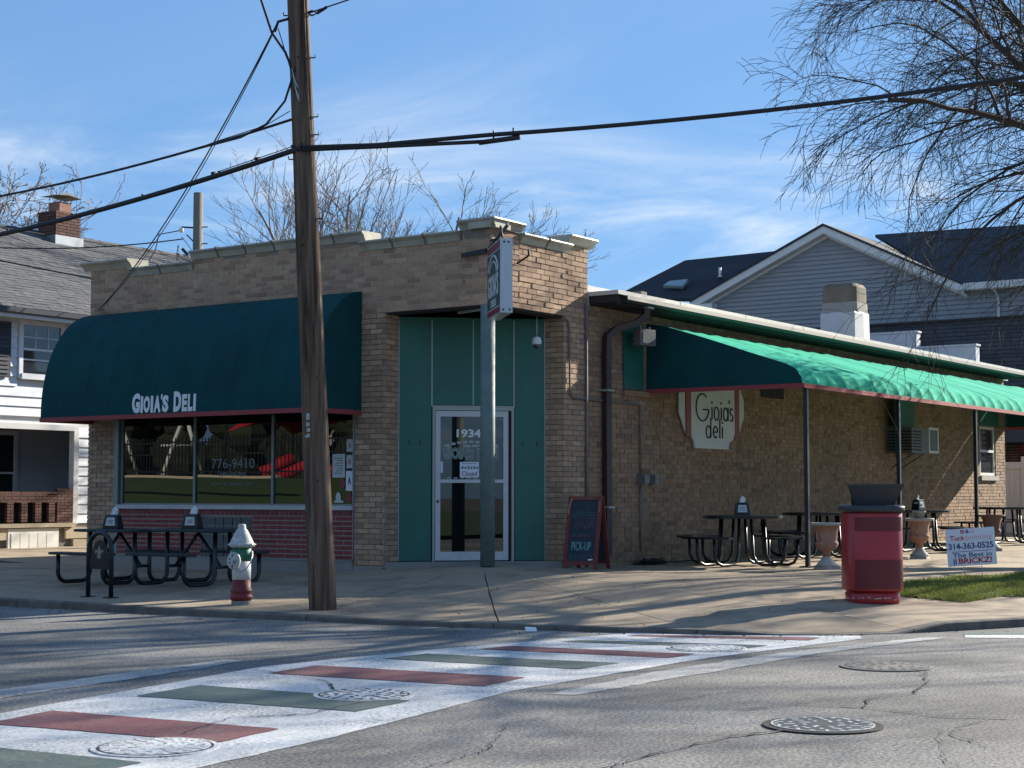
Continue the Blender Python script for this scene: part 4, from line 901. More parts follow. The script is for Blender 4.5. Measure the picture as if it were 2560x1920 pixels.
for sg in (1,-1):
    e = .0852*sg; f = lambda a, c: (a*sg, c*sg)
    def slab(nm, mt, s0, s1, z0, z1, d=.004, off=0): bb = MB(); sbox(bb, s0, s1, sg*(.0855+off), sg*(.0855+off+d), z0, z1); return bb.build(nm, mt, ps, world=True)
    slab('face_panel', 'sign_green', .25, 1.235, SZ0+.10, SZ1-.13); slab('red_band', 'sign_red', .25, 1.235, SZ1-.125, SZ1-.02); slab('red_band', 'sign_red', .25, 1.235, SZ0+.02, SZ0+.095)
    slab('white_rule', 'sign_white', .25, 1.235, SZ1-.137, SZ1-.126, .006); slab('white_rule', 'sign_white', .25, 1.235, SZ0+.096, SZ0+.107, .006)
    bb = MB()
    for rr, tt in ((.40,.045),(.29,.035)):
        P = [sgp(.74+sg*0+rr*math.cos(R(a)), sg*.091, 4.42+rr*.72*math.sin(R(a))) for a in range(8,173,11)]; bb.tube(P, tt*.35, 5)
    bb.build('arch_emblem', 'sign_white', ps, world=True)
    bb = MB(); U_ = DG if sg > 0 else -DG; o_ = sgp(.34 if sg > 0 else 1.15, sg*.090, 4.14); put_text(bb, "GIOIA'S", o_, U_, (0,0,1), DNl*sg, .80, .32, .03, .002)
    o_ = sgp(.55 if sg > 0 else .95, sg*.090, 4.0); put_text(bb, "DELI", o_, U_, (0,0,1), DNl*sg, .40, .105, .03, .002); bb.build('lettering', 'sign_white', ps, world=True)
b = MB()
b.prism([V((-.03,.06,4.86)),V((-.03,.50,4.83)),V((-.03,.50,4.89)),V((-.03,.06,4.93))], (-.03,0,0))
A0 = V((-.04,.04,4.88)); b.prism([A0, A0+V((0,0,.06)), V((-.5,-.62,5.18)), V((-.5,-.62,5.13))], (.035,.0,0)); b.tube([sgp(.35,0,SZ1),sgp(.35,0,5.0),sgp(.02,0,5.04)], .02, 6); b.tube([sgp(1.0,0,SZ1),sgp(.8,0,5.12)], .016, 6); b.tube([sgp(.9,0,5.0),V((.5,-.01,4.75))], .012, 5)
b.tube([V((.62,-.01,4.78)), V((.50,-.30,4.86)), V((.45,-.33,4.94))], .016, 5)
b.build('bracket', 'iron', ps, world=True)
# security camera on a drop rod, floodlight, air conditioner
sc = thing('security_camera', 'white dome security camera hanging on a rod beside the green entrance panels', 'security camera', (1.40,.16,3.68))
b = MB(); b.tube([(0,0,.09),(0,0,.40)], .011, 8); b.build('rod', 'trim', sc)
b = MB(); b.lathe([(.02,.10),(.055,.085),(.07,.04),(.07,-.01),(.06,-.02)], 20); b.build('housing', 'paint_white', sc)
b = MB(); b.lathe([(.058,-.018),(.05,-.05),(.03,-.075),(.004,-.083)], 20); b.build('dome', 'glass_far', sc)
fl = thing('floodlight', 'grey square floodlight mounted over the boarded window under the eave', 'floodlight', (3.82,-.30,3.93))
b = MB(); b.prism([(-.20,-.05,-.13),(.17,-.12,-.13),(.17,-.12,.13),(-.20,-.05,.13)], (.06,.16,0)); b.build('housing', 'conduit', fl)
b = MB(); b.prism([(-.15,-.063,-.10),(.13,-.118,-.10),(.13,-.118,.10),(-.15,-.063,.10)], (-.004,-.012,0)); b.build('lens', 'ac_grey', fl)
b = MB(); b.tube([(0,.1,.0),(0,.27,0)], .02, 6); b.tube([(-.1,.02,.13),(-.1,.0,.19)], .014, 6); b.tube([(.1,-.04,.13),(.1,-.05,.18)], .018, 6); b.build('bracket', 'galv', fl)
ac = thing('air_conditioner', 'window air conditioner sticking out of the side wall behind the second post', 'air conditioner', (15.3,-.25,2.3))
b = MB(); b.box((-.55,-.35,0),(.45,.25,.55)); b.build('case', 'ac_grey', ac)
b = MB()
for k in range(7): b.box((-.556,-.33,.06+k*.065),(-.552,.2,.09+k*.065)); b.box((-.5,-.356,.06+k*.065),(.0,-.351,.09+k*.065))
b.build('louvres', 'soffit', ac)
b = MB(); b.box((.5,-.34,.02),(.56,-.30,.58)); b.box((1.05,-.34,.02),(1.11,-.30,.58)); b.box((.56,-.34,.53),(1.05,-.30,.58)); b.box((.56,-.34,.02),(1.05,-.30,.07)); b.build('guard_frame', 'paint_trim', ac)
b = MB(); b.box((.56,-.325,.07),(1.05,-.315,.53)); b.build('mesh_panel', 'ac_grey', ac)
b = MB(); b.box((-.62,-.06,-.1),(-.56,.0,1.9)); b.box((-.56,-.012,.6),(.5,.02,1.85)); b.tube([(-.3,.2,-.3),(-.3,-.3,0)], .015, 5); b.tube([(.3,.2,-.3),(.3,-.3,0)], .015, 5); b.build('support', 'teal', ac)
# coiled hose at the wall foot
hs = MB(); rn = random.Random(4)
for k in range(7):
    r_ = .13+.03*k; zb = gz(4.1,-.25)+.02+.022*(k%4); hs.tube([(4.15+r_*1.1*math.cos(t/14*6.28), -.26+r_*.55*math.sin(t/14*6.28), zb+.07*math.sin(t*.9+k)*.3) for t in range(15)], .013, 5)
hs.tube([(4.4,-.3,.31),(4.7,-.2,.315),(5.0,-.3,.31),(5.3,-.18,.31),(5.55,-.22,.31)], .013, 5); hs.tube([(3.9,-.3,.31),(3.7,-.15,.31),(3.62,-.3,.31)], .013, 5)
o = hs.build('coiled_hose', 'black_steel'); o['label'] = 'black hose lying coiled at the foot of the brick side wall'; o['category'] = 'hose'

# ------------------------------------------------------------------ street furniture
# utility pole
up_ = thing('utility_pole', 'tall weathered wooden utility pole at the kerb in front of the deli', 'utility pole', (-4.37,-.67,gz(-4.37,-.67)))
def pole_c(z): return V((-4.37-.060*z, -.67+.012*z, z))
PH = 10.5
def polep(u, v):
    z = v*PH; a = u*2*math.pi; r = .160-.0054*z
    r += .010*mnoise.noise(V((math.cos(a)*3.2, math.sin(a)*3.2, z*.22)))+.005*mnoise.noise(V((math.cos(a)*9, math.sin(a)*9, z*.5)))
    g_ = abs(mnoise.noise(V((math.cos(a)*5+9, math.sin(a)*5, z*.12)))); r -= .016*max(0, .10-g_)/.10
    c = pole_c(z); return V((c.x+r*math.cos(a), c.y+r*math.sin(a), z+gz(-4.37,-.67)-.02))
b = MB(); b.grid(polep, 64, 70); b.build('shaft', 'wood', up_, world=True)
FWD = V((math.cos(R(34.5)), math.sin(R(34.5)), 0)); RGT = V((math.sin(R(34.5)), -math.cos(R(34.5)), 0))
ZP = gz(-4.37,-.67)
def on_pole(z, lat, dep=-1):   # point on the shaft side facing the street; lat -1..1 across
    c = pole_c(z-ZP); r = .160-.0054*z; lat = max(-1, min(1, lat)); return V((c.x,c.y,z)) + RGT*(r*lat) + FWD*(dep*r*math.sqrt(max(0,1-lat*lat)))
for k, (z, s_) in enumerate(((6.55,1),(5.85+.0,1),(5.35,-1),(5.62+.02,1),(4.65,1),(7.05,-1))):
    b = MB(); p = on_pole(z, s_*.97, -.3); b.tube([p-RGT*s_*.03, p+RGT*s_*.055, p+RGT*s_*.06+V((0,0,.035))], .009, 5); b.build('pole_step', 'iron', up_, world=True)
for k, z in enumerate((2.32,2.23,2.165,2.10)):
    b = MB(); p = on_pole(z, -.42-.03*(k%2), -1.02); b.mbox(Matrix.Translation(p) @ Matrix.Rotation(R(-55.5-25),4,'Z'), .045, .012, .075 if k == 0 else .045); b.build('number_tag', 'galv', up_, world=True)
p = on_pole(2.09,-.62,-1.02); b = MB(); b.mbox(Matrix.Translation(p) @ Matrix.Rotation(R(-80),4,'Z'), .035, .01, .03); b.build('number_tag', 'galv', up_, world=True)
b = MB()
for z, la in ((1.55,.1),(2.75,.35),(4.3,-.35),(6.5,-.1)): b.tube([on_pole(z,la,-1.0)+V((0,0,.03)), on_pole(z+.02,la+.05,-.985)], .016, 6)
b.build('knots', 'cable', up_, world=True)
def cat(a, c, sag, n=24): 
    a, c = V(a), V(c); return [a+(c-a)*(k/n)-V((0,0,sag*4*(k/n)*(1-k/n))) for k in range(n+1)]
pc = pole_c(5.46-ZP); PCx = V((pc.x, pc.y, 5.46)) - FWD*.15
W1 = thing('overhead_cable', 'thick black telephone cable bundle crossing the frame on the wooden pole', 'cable', PCx)
Lend = V((-4.45,5.28,5.20)); Rend = V((-1.25,-7.75,6.07))
dirL = (Lend-PCx)
lp = cat(PCx, PCx+dirL*3.2+V((0,0,1.1)), .62, 40); 
b = MB(); b.tube(lp, .034, 8)
spl = V((-3.85,-2.68,5.46)); rp = [PCx, PCx+(spl-PCx)*.4+V((0,0,.0)), spl+V((0,0,.075))] + cat(spl+V((0,0,.075)), spl+V((0,0,.075))+(Rend-spl)*2.2+V((0,0,.25)), .28, 24)[1:]
b.tube(rp, .026, 8); b.tube([PCx-V((0,0,.03)), PCx+(spl-PCx)*.4-V((0,0,.02)), spl-V((0,0,.0))], .024, 6)
b.build('cable', 'cable', W1, world=True)
b = MB(); b.tube([spl-(Rend-spl).normalized()*.12, spl+(Rend-spl).normalized()*.36], .030, 8)
d_ = (Rend-spl).normalized(); 
for q in (.05,.28): b.tube([spl+d_*q, spl+d_*q+V((0,0,.12))], .012, 5)
b.build('splice', 'cable', W1, world=True)
b = MB()
for k in range(3, 14, 3): p = lp[k] if k < 20 else lp[19]; b.tube([p+V((0,0,.036)), p+V((0,0,.05))], .02, 5)
for p in [PCx+(lp[2]-PCx)*q+V((0,0,.05)) for q in (.15,.8,1.6)]: b.tube([p-V((0,.03,0)), p+V((0,.03,0))], .022, 5)
b.tube([PCx+V((0,0,.05)), PCx+(lp[3]-PCx)+V((0,0,.045))], .006, 4); b.build('lashing_clamps', 'cable', W1, world=True, kind='stuff')
P2 = on_pole(5.92,-1,-.2)
W2 = thing('overhead_cable', 'thinner black cable falling to the left from above the thick bundle', 'cable', P2)
L2 = V((-4.45,5.3,5.72)); mid = P2+(L2-P2)*.0
b = MB(); lp2 = cat(P2-V((0,0,.10)), P2+(L2-P2)*3.0+V((0,0,1.3)), .60, 40); b.tube(lp2, .016, 6)
b.tube([on_pole(6.42,-.35), on_pole(6.3,-.7), P2-RGT*.08+V((0,0,.12)), P2-RGT*.30-V((0,0,.16)), lp2[2]-V((0,0,.02)), lp2[4]], .014, 6)
b.tube([P2-RGT*.02, lp2[1]+V((0,0,.03)), lp2[3]+V((0,0,.02)), lp2[4]], .006, 4); b.build('cable', 'cable', W2, world=True)
W3 = thing('service_wire', 'twisted service drop from the pole top down to the left end of the awning', 'wire', on_pole(6.95,-1))
b = MB(); s0 = on_pole(6.98,-1,-.1)-RGT*.12; e0 = V((-.04,8.20,4.56)); b.tube(cat(s0, e0, .30, 24), .010, 5); b.tube([p+V((.02,0,.015)) for p in cat(s0, e0, .36, 24)], .007, 4)
b.tube([on_pole(7.0,-.9), s0, s0-V((0,0,.12))-RGT*.04], .018, 5); b.tube([s0-V((0,0,.08)), on_pole(6.4,-.9)], .006, 4); b.build('wire', 'cable', W3, world=True)
W4 = thing('riser_cable', 'black and pale cable swinging in from above and stapled down the pole', 'cable', on_pole(6.3,-.8))
b = MB(); b.tube([on_pole(9.6,-1)-RGT*1.6, on_pole(8.2,-1)-RGT*.75, on_pole(7.3,-1)-RGT*.33, on_pole(6.85,-1)-RGT*.20, on_pole(6.62,-1)-RGT*.05, on_pole(6.4,-.75), on_pole(6.25,-.6), on_pole(6.12,-.45)], .017, 6); b.build('cable', 'cable', W4, world=True)
b = MB(); b.tube([on_pole(6.40,-.72,-1.08), on_pole(6.26,-.5,-1.1), on_pole(6.16,-.2,-1.1)], .011, 5); b.tube([on_pole(6.25,-.55,-1.1), on_pole(6.08,-.3,-1.12), on_pole(6.0,-.15,-1.1), on_pole(6.1,-.22,-1.12)], .010, 5); b.build('pale_tails', 'galv', W4, world=True)
W5 = thing('guy_wire', 'guy wire with a white insulator leading right from the pole', 'wire', on_pole(7.08,1))
g0 = on_pole(7.08,1,-.1); g1 = V((-4.75,-2.42,7.22))+ (V((-4.75,-2.42,7.22))-g0)*5; b = MB(); b.tube([g0, g1], .009, 5); b.tube([g0-RGT*.03, g0+RGT*.04+V((0,0,.03)), g0+RGT*.10, g0+RGT*.04-V((0,0,.03)), g0-RGT*.03], .012, 5); b.tube([g0+RGT*.1, g0+(g1-g0).normalized()*.28], .018, 6); b.build('wire', 'cable', W5, world=True)
b = MB(); dd = (g1-g0).normalized(); p = g0+dd*.76; b.tube([p, p+dd*.02, p+dd*.13, p+dd*.15], [.02,.035,.035,.02], 10); b.build('insulator', 'vinyl', W5, world=True)
# far pole
fp = thing('utility_pole', 'short grey wooden pole standing behind the deli roof, left of the tall pole', 'utility pole', (6.7,12.69,.2))
b = MB(); b.lathe([(.13,0),(.105,7.88)], 16); b.build('shaft', 'wood_grey', fp)
b = MB(); b.tube([(0,0,7.1),(-.18,.28,7.12),(-.2,.3,7.12)], .02, 5); b.tube([(0,0,6.7),(-.15,.2,6.95)], .015, 5); b.build('arm', 'iron', fp)
b = MB(); b.lathe([(.03,0),(.05,.03),(.05,.09),(.03,.12)], 10, c=(-.2,.31,7.0)); b.build('insulator', 'vinyl', fp)
b = MB()
for z in (7.12,6.75): b.tube([(0,0,z), RGT*.22+V((0,0,z))], .014, 5)
b.build('bolts', 'iron', fp)
b = MB()
c0 = V((-.35,.5,6.75))
b.tube([c0+V((.1*math.cos(t*.7),.14*math.cos(t*.7),-.35+.33*math.sin(t*.7)))+V((.15,-.1,0)) for t in range(9)], .010, 4)
b.tube([(-.2,.3,7.05),(-.5,.7,6.95),(-.55,.75,6.6),(-.9,1.2,5.6),(-1.1,1.4,4.9)], .012, 4); b.tube([(-.2,.3,6.9),(-.25,.1,6.75),(-.1,0,6.5)], .01, 4)
b.tube([(-.28,.2,6.62),(-.20,.1,6.48)], .035, 5); b.tube([(-.30,.2,6.22),(-.12,.08,6.15)], .035, 5); b.build('drop_loops', 'cable', fp)
for nm, a, c, sg, lab in (('service_wire',(6.5,12.95,7.05),(1.0,16.5,6.75),.25,'thin wire from the short grey pole crossing left in front of the brick chimney'),('service_wire',(6.75,12.6,6.6),(9.5,9.5,5.2),.02,'thin wire running down right from the short grey pole'),('service_wire',(-1.0,14.0,6.4),(2.0,8.6,5.1),.05,'thin dark wire sloping across the grey shingle roof to the brick corner')):
    t = thing(nm, lab, 'wire', a); b = MB(); b.tube(cat(a, c, sg, 16), .014, 4); b.build('wire', 'cable', t, world=True)

# fire hydrant
hy = thing('fire_hydrant', 'fire hydrant painted green, white and red with chipped white cone cap', 'fire hydrant', (-4.48,.53,gz(-4.48,.53)), R(0))
b = MB(); b.lathe([(.145,-.01),(.145,.035),(.14,.05)], 12, smooth=False); b.build('base_flange', 'found', hy)
b = MB(); b.lathe([(.145,.05),(.165,.08),(.165,.10),(.152,.115),(.152,.15),(.160,.16),(.155,.175),(.135,.20),(.133,.30)], 28); b.build('red_barrel', 'hyd_red', hy)
b = MB(); b.lathe([(.1335,.30),(.1335,.52)], 28); b.build('white_barrel', 'hyd_cream', hy)
b = MB(); b.lathe([(.133,.52),(.138,.69)], 28); b.build('green_barrel', 'hyd_green', hy)
b = MB(); b.lathe([(.15,.685),(.185,.70),(.192,.725),(.175,.735),(.165,.755),(.12,.83),(.085,.885),(.06,.91),(.055,.955),(.045,.965)], 20); b.lathe([(.205,.715),(.20,.73)], 8, smooth=False); b.build('bonnet', 'hyd_white', hy)
q = -FWD*.92 - RGT*.38; q.normalize(); base = V((0,0,.53)); b = MB(); b.tube([base+q*.08, base+q*.19, base+q*.191, base+q*.225, base+q*.235], [.075,.075,.105,.105,.085], 20); b.tube([base+q*.23, base+q*.265], .028, 5, smooth=False); b.build('pumper_cap', 'hyd_white', hy)
for sg in (-1,1):
    b = MB(); q2 = RGT*sg; p = V((0,0,.60)); b.tube([p+q2*.10, p+q2*.145, p+q2*.146, p+q2*.160], [.04,.04,.048,.042], 12); b.build('side_outlet', 'hyd_cream', hy)
b = MB(); p0 = base+q*.20+V((0,0,-.07)); b.tube([p0, p0+RGT*.09-V((0,0,.055))-FWD*.0, p0+RGT*.17-V((0,0,.03)), p0+RGT*.235+V((0,0,.05)), p0+RGT*.25+V((0,0,.14))+FWD*.05], .009, 5); b.build('chain', 'trim', hy)
b = MB()
for k in range(7): a = k*.9; o_ = base+q*.237+(RGT*math.cos(a)+V((0,0,math.sin(a))))*.062; b.tube([o_, o_+q*.002+RGT*.018+V((0,0,.012*(-1)**k))], .008, 4)
b.build('paint_chips', 'black_letter', hy)

for c_h in hy.children: c_h.data.transform(Matrix.Diagonal((.84,.84,1,1)))
# bike rack with fleur-de-lis plate
br = thing('bike_rack', 'black arched bike rack with a cut-out fleur-de-lis plate near the kerb', 'bike rack', (-4.60,2.90,gz(-4.6,2.9)), R(90))
W_ = .215
b = MB(); P = [(-W_,0,0),(-W_,0,.60)]+[(-W_*math.cos(R(a)),0,.60+.225*math.sin(R(a))) for a in range(15,180,15)]+[(W_,0,.60),(W_,0,0)]; b.tube(P, .030, 12); b.build('hoop', 'black_steel', br)
b = MB(); P = [(-.155,-.012,.46),(.155,-.012,.46),(.155,-.012,.56)]+[(.125*math.cos(R(a)),-.012,.56+.17*math.sin(R(a))) for a in range(10,180,12)]+[(-.155,-.012,.56)]; b.prism(P[::-1], (0,.024,0)); b.box((-W_,-.010,.44),(W_,.010,.50)); b.box((-W_,-.010,.36),(W_,.010,.44)); b.build('plate', 'black_steel', br)
def fleur(b, y0, y1):
    def pr(pts): b.prism([V((x,y0,z)) for x, z in pts], (0,y1-y0,0))
    pr([(-.012,.545),(-.030,.60),(0,.665),(.030,.60),(.012,.545)])
    for s_ in (-1,1):
        pts = [(.014,.545),(.03,.595),(.062,.615),(.082,.585),(.068,.55),(.062,.585),(.046,.585),(.028,.535)]; pr([(s_*x,z) for x, z in (pts if s_ > 0 else pts[::-1])])
        pts = [(.006,.52),(.022,.50),(.045,.515),(.03,.525)]; pr([(s_*x,z) for x, z in (pts if s_ > 0 else pts[::-1])])
    pr([(-.035,.527),(.035,.527),(.035,.54),(-.035,.54)]); pr([(-.01,.525),(-.02,.50),(0,.49),(.02,.50),(.01,.525)])
M['fleur'] = mat('pale_emblem', (.30,.25,.19), .7)
b = MB(); fleur(b, .013, .018); b.build('fleur_de_lis', 'fleur', br)
b = MB(); b.box((-W_-.07,-.07,0),(-W_+.07,.07,.012)); b.box((W_-.07,-.07,0),(W_+.07,.07,.012)); b.build('base_plates', 'black_steel', br)

# left picnic tables (long axis +y)
def picnic(x, y, label):
    t = thing('picnic_table', label, 'picnic table', (x,y,gz(x,y)), 0, 'picnic tables outside the shop window')
    b = MB(); b.lathe([(.66,.735),(.67,.745),(.67,.765),(.66,.775)], 48, sup=9, sx=.55, sy=.95, smooth=False); b.build('table_top', 'green_plastic', t)
    for s_ in (-1,1):
        b = MB(); b.lathe([(.62,.425),(.63,.432),(.63,.455),(.62,.462)], 48, c=(s_*.70,0,0), sup=8, sx=.21, sy=.93, smooth=False); b.build('bench_seat', 'green_plastic', t)
        for e in (-1,1):
            X0, X1 = s_*.14, s_*.72; r_ = .15
            P = [(X0,e*.46,.735),(X0,e*.46,.19)]+[(X0+s_*r_*(1-math.cos(R(a))), e*.46, .19-r_*math.sin(R(a))) for a in range(18,91,18)]+[(X1-s_*r_*(1-math.sin(R(a))) , e*.46, .04+r_*(1-math.cos(R(a)))) for a in range(0,91,18)]+[(X1,e*.46,.425)]
            b = MB(); b.tube(P, .030, 10); b.build('leg_frame', 'black_steel', t)
    b = MB()
    for e in (-1,1): b.tube([(-.14,e*.46,.26),(.14,e*.46,.26)], .024, 6); b.tube([(0,e*.44,.26),(0,0,.72)], .022, 6)
    b.build('cross_brace', 'black_steel', t)
    return t
T1 = picnic(-2.78, 4.55, 'dark green picnic table on the left, partly behind the bike rack')
T2 = picnic(-2.78, 2.98, 'dark green picnic table between the bike rack and the fire hydrant')
# patio tables: round-cornered top, four curved seats
def patio_table(x, y, label, rz=R(-10.5)):
    z = gz(x,y); t = thing('patio_table', label, 'patio table', (x,y,z), rz, 'patio tables under the green canopy')
    b = MB(); b.lathe([(.60,.745),(.615,.755),(.615,.785),(.60,.795)], 32, sup=3.2, smooth=False); b.build('table_top', 'black_steel', t)
    for k in range(4):
        a = R(90*k+45+0); m = Matrix.Rotation(a, 4, 'Z')
        b = MB(); P = []
        for q in range(13): th = R(-26+52*q/12); P.append((1.07*math.cos(th),1.07*math.sin(th)))
        for q in range(13): th = R(26-52*q/12); P.append((.80*math.cos(th)*1.0,.80*math.sin(th)*1.05))
        b.prism([V((px,py,.435)) for px, py in P], (0,0,.032)); b.xform(m); b.build('seat', 'black_steel', t)
        for s_ in (-1,1):
            o_ = s_*.17; P = [(.30,o_,.745),(.34,o_,.17),(.40,o_,.07),(.50,o_,.03),(.76,o_,.03),(.87,o_,.07),(.93,o_,.17),(.94,o_,.435)]
            b = MB(); b.tube(P, .024, 8); b.xform(m); b.build('leg_tube', 'black_steel', t)
    return t
RZ = R(34.5-45+45)
for x, y, lb in ((4.62,-1.62,'first patio table left of the nearest canopy post, with a napkin holder'),(8.05,-1.40,'second patio table, mostly behind the red litter bin'),(11.9,-1.75,'third patio table, behind the middle terracotta urn'),(17.2,-1.75,'fourth patio table, right of the third canopy post'),(20.6,-1.85,'farthest patio table at the right edge of the frame')):
    patio_table(x, y, lb, R(34.5))
def napkin(x, y, z, rz, label, side='paper'):
    t = thing('napkin_dispenser', label, 'napkin dispenser', (x,y,z), rz, 'napkin dispensers on the tables')
    b = MB(); b.prism([(-.12,-.085,0),(.12,-.085,0),(.12,.085,0),(-.12,.085,0)], (0,0,.04)); 
    vs = [(-.12,-.085,.04),(.12,-.085,.04),(.12,.085,.04),(-.12,.085,.04),(-.095,-.065,.19),(.095,-.065,.19),(.095,.065,.19),(-.095,.065,.19),(-.07,-.045,.205),(.07,-.045,.205),(.07,.045,.205),(-.07,.045,.205)]
    i = b.addv(vs)
    for L0 in (0,4):
        for k in range(4): b.face([i+L0+k, i+L0+(k+1)%4, i+L0+4+(k+1)%4, i+L0+4+k])
    b.face([i+8,i+9,i+10,i+11]); b.build('case', 'black_steel', t)
    b = MB(); b.prism([(-.075,-.0835,.05),(.075,-.0835,.05),(.060,-.0675,.165),(-.060,-.0675,.165)], (0,-.003,0)); b.prism([(-.1235,.02,.12),(-.1235,-.05,.12),(-.109,-.045,.155),(-.109,.015,.155)], (-.003,0,0)); b.build('label_card', 'paper', t)
    b = MB()
    for k in range(3): b.prism([(-.035,-.0812-.0,.085+k*.02),(.04,-.0812,.085+k*.02),(.04,-.0805,.09+k*.02),(-.035,-.0805,.09+k*.02)], (0,-.006,0))
    b.build('print', 'conduit', t)
    b = MB(); b.prism([(-.04,.0,.20),(.045,.01,.20),(.06,.0,.27),(.01,.01,.31),(-.02,-.005,.27)], (.01,.03,0)); b.build('tissue', 'paper_w', t)
zt = gz(-2.78,4.55)+.776
napkin(-2.85,4.62,zt,R(-70),'napkin dispenser on the left picnic table, seen above the bike rack'); napkin(-2.90,2.98,gz(-2.78,2.98)+.776,R(-70),'napkin dispenser with a raised tissue on the table by the hydrant')
napkin(4.45,-1.70,gz(4.62,-1.62)+.796,R(-55.5),'napkin dispenser on the first patio table beside the A-board'); napkin(11.75,-1.85,gz(11.9,-1.75)+.796,R(-10),'napkin dispenser on the third patio table above the urn')

# litter bin
BX, BY = -.66, -5.94; bz = gz(BX,BY)
bn = thing('litter_bin', 'tall red steel litter bin with a black hooded lid on the corner pavement', 'litter bin', (BX,BY,bz), R(-55.5))
def se(b, prof, n=48, sup=3.2, **k): b.lathe(prof, n, sup=sup, **k)
b = MB(); se(b, [(.295,-.01),(.30,0),(.30,.10),(.285,.115),(.285,.13)]); b.build('plinth', 'bin_red', bn)
b = MB(); se(b, [(.285,.13),(.335,.135),(.338,.15),(.338,1.03),(.325,1.045)]); b.build('body', 'bin_red', bn)
def segm(z0, z1, nm, mt):
    b = MB(); n = 40; i = []
    for z in (z0, z1):
        i.append(b.addv([V((.3415*math.cos(t)*(abs(math.cos(t))**3.2+abs(math.sin(t))**3.2)**(-1/3.2), .3415*math.sin(t)*(abs(math.cos(t))**3.2+abs(math.sin(t))**3.2)**(-1/3.2), z)) for t in [R(-90-42+92*q/n) for q in range(n+1)]]))
    for q in range(n): b.face([i[0]+q, i[0]+q+1, i[1]+q+1, i[1]+q], True)
    return b.build(nm, mt, bn)
segm(.83,.99,'perforated_panel','bin_mesh'); segm(.165,.50,'perforated_panel','bin_mesh')
b = MB(); se(b, [(.335,1.045),(.358,1.052),(.372,1.075),(.366,1.115),(.345,1.13),(.30,1.10),(.05,1.09)]); b.build('lid_rim', 'bin_lid', bn)
def hood(u, v):
    x = (u-.5)*2; w_ = .225+.105*(v**1.2); y = -.17-.10*v**1.6; return V((x*w_, y-.03*(1-x*x)*(1-v*.5), 1.08+v*.285))
b = MB(); b.grid(hood, 12, 10); b.grid(lambda u, v: hood(1-u, v)+V((0,.015,0)), 12, 10)
b.build('hood', 'bin_lid', bn)
b = MB(); b.grid(lambda u, v: V(((u-.5)*.64*(1-.42*v), -.27+.10*v+.36*v, 1.365-.285*v*v+.0)), 8, 8); b.build('hood_back', 'bin_lid', bn)
b = MB(); b.box((-.322,-.285,1.355),(.322,-.255,1.375)); b.build('hood_lip', 'bin_lid', bn)
b = MB(); rn = random.Random(3)
for k in range(9): a = R(-90-50+11*k+rn.uniform(-3,3)); rr = .303*(abs(math.cos(a))**3.2+abs(math.sin(a))**3.2)**(-1/3.2); b.mbox(Matrix.Translation((rr*math.cos(a), rr*math.sin(a), .035+rn.random()*.03)) @ Matrix.Rotation(a,4,'Z'), .003, rn.uniform(.015,.05), .008)
b.build('paint_scuffs', 'sign_white', bn)

# urns
def urn(x, y, label, mt='terracotta', plinth=True, rz=0):
    t = thing('garden_urn', label, 'urn', (x,y,gz(x,y)), rz, 'urns along the patio edge')
    if plinth:
        b = MB(); b.lathe([(.205,0),(.20,.055)], 4, smooth=False, sup=None, rz=R(45)); b.lathe([(.17,.055),(.16,.07),(.10,.13),(.065,.19)], 20); b.build('plinth', 'stone_grey', t)
    b = MB(); b.lathe([(.065,.17),(.06,.26),(.09,.275),(.145,.32),(.175,.38),(.170,.41),(.155,.42),(.155,.44),(.165,.55),(.18,.62),(.205,.655),(.235,.665)], 28); b.build('bowl', mt, t)
    b = MB(); b.lathe([(.20,.650),(.25,.665),(.262,.685),(.25,.70),(.215,.70),(.20,.66)], 28, cap=False); b.build('rim', 'stone_grey' if mt == 'terracotta' else mt, t)
    b = MB(); b.lathe([(.01,.675),(.21,.675)], 24, cap=False); b.build('soil', 'soil', t)
    for s_ in (-1,1):
        b = MB(); b.tube([(s_*(.16+.055*math.sin(R(a))),0,.44+.06-.06*math.cos(R(a))) for a in range(0,181,20)]+[(s_*.16,0,.56)], .016, 6); b.build('handle', mt, t)
urn(4.25,-3.22,'terracotta urn between the first canopy post and the red bin', rz=R(-20)); urn(8.5,-3.08,'terracotta urn with a flower pot inside, right of the red bin', rz=R(10)); urn(12.6,-3.0,'dark brown urn behind the yard sign', 'terracotta_d', rz=R(-50))
fpz = gz(8.5,-3.08); fpt = thing('flower_pot', 'small empty grey flower pot set inside the middle urn', 'flower pot', (8.5,-3.08,fpz+.676)); b = MB(); b.lathe([(.08,0),(.11,.115),(.12,.12),(.12,.15),(.10,.15),(.09,.05)], 18); b.build('pot', 'stone_grey', fpt)

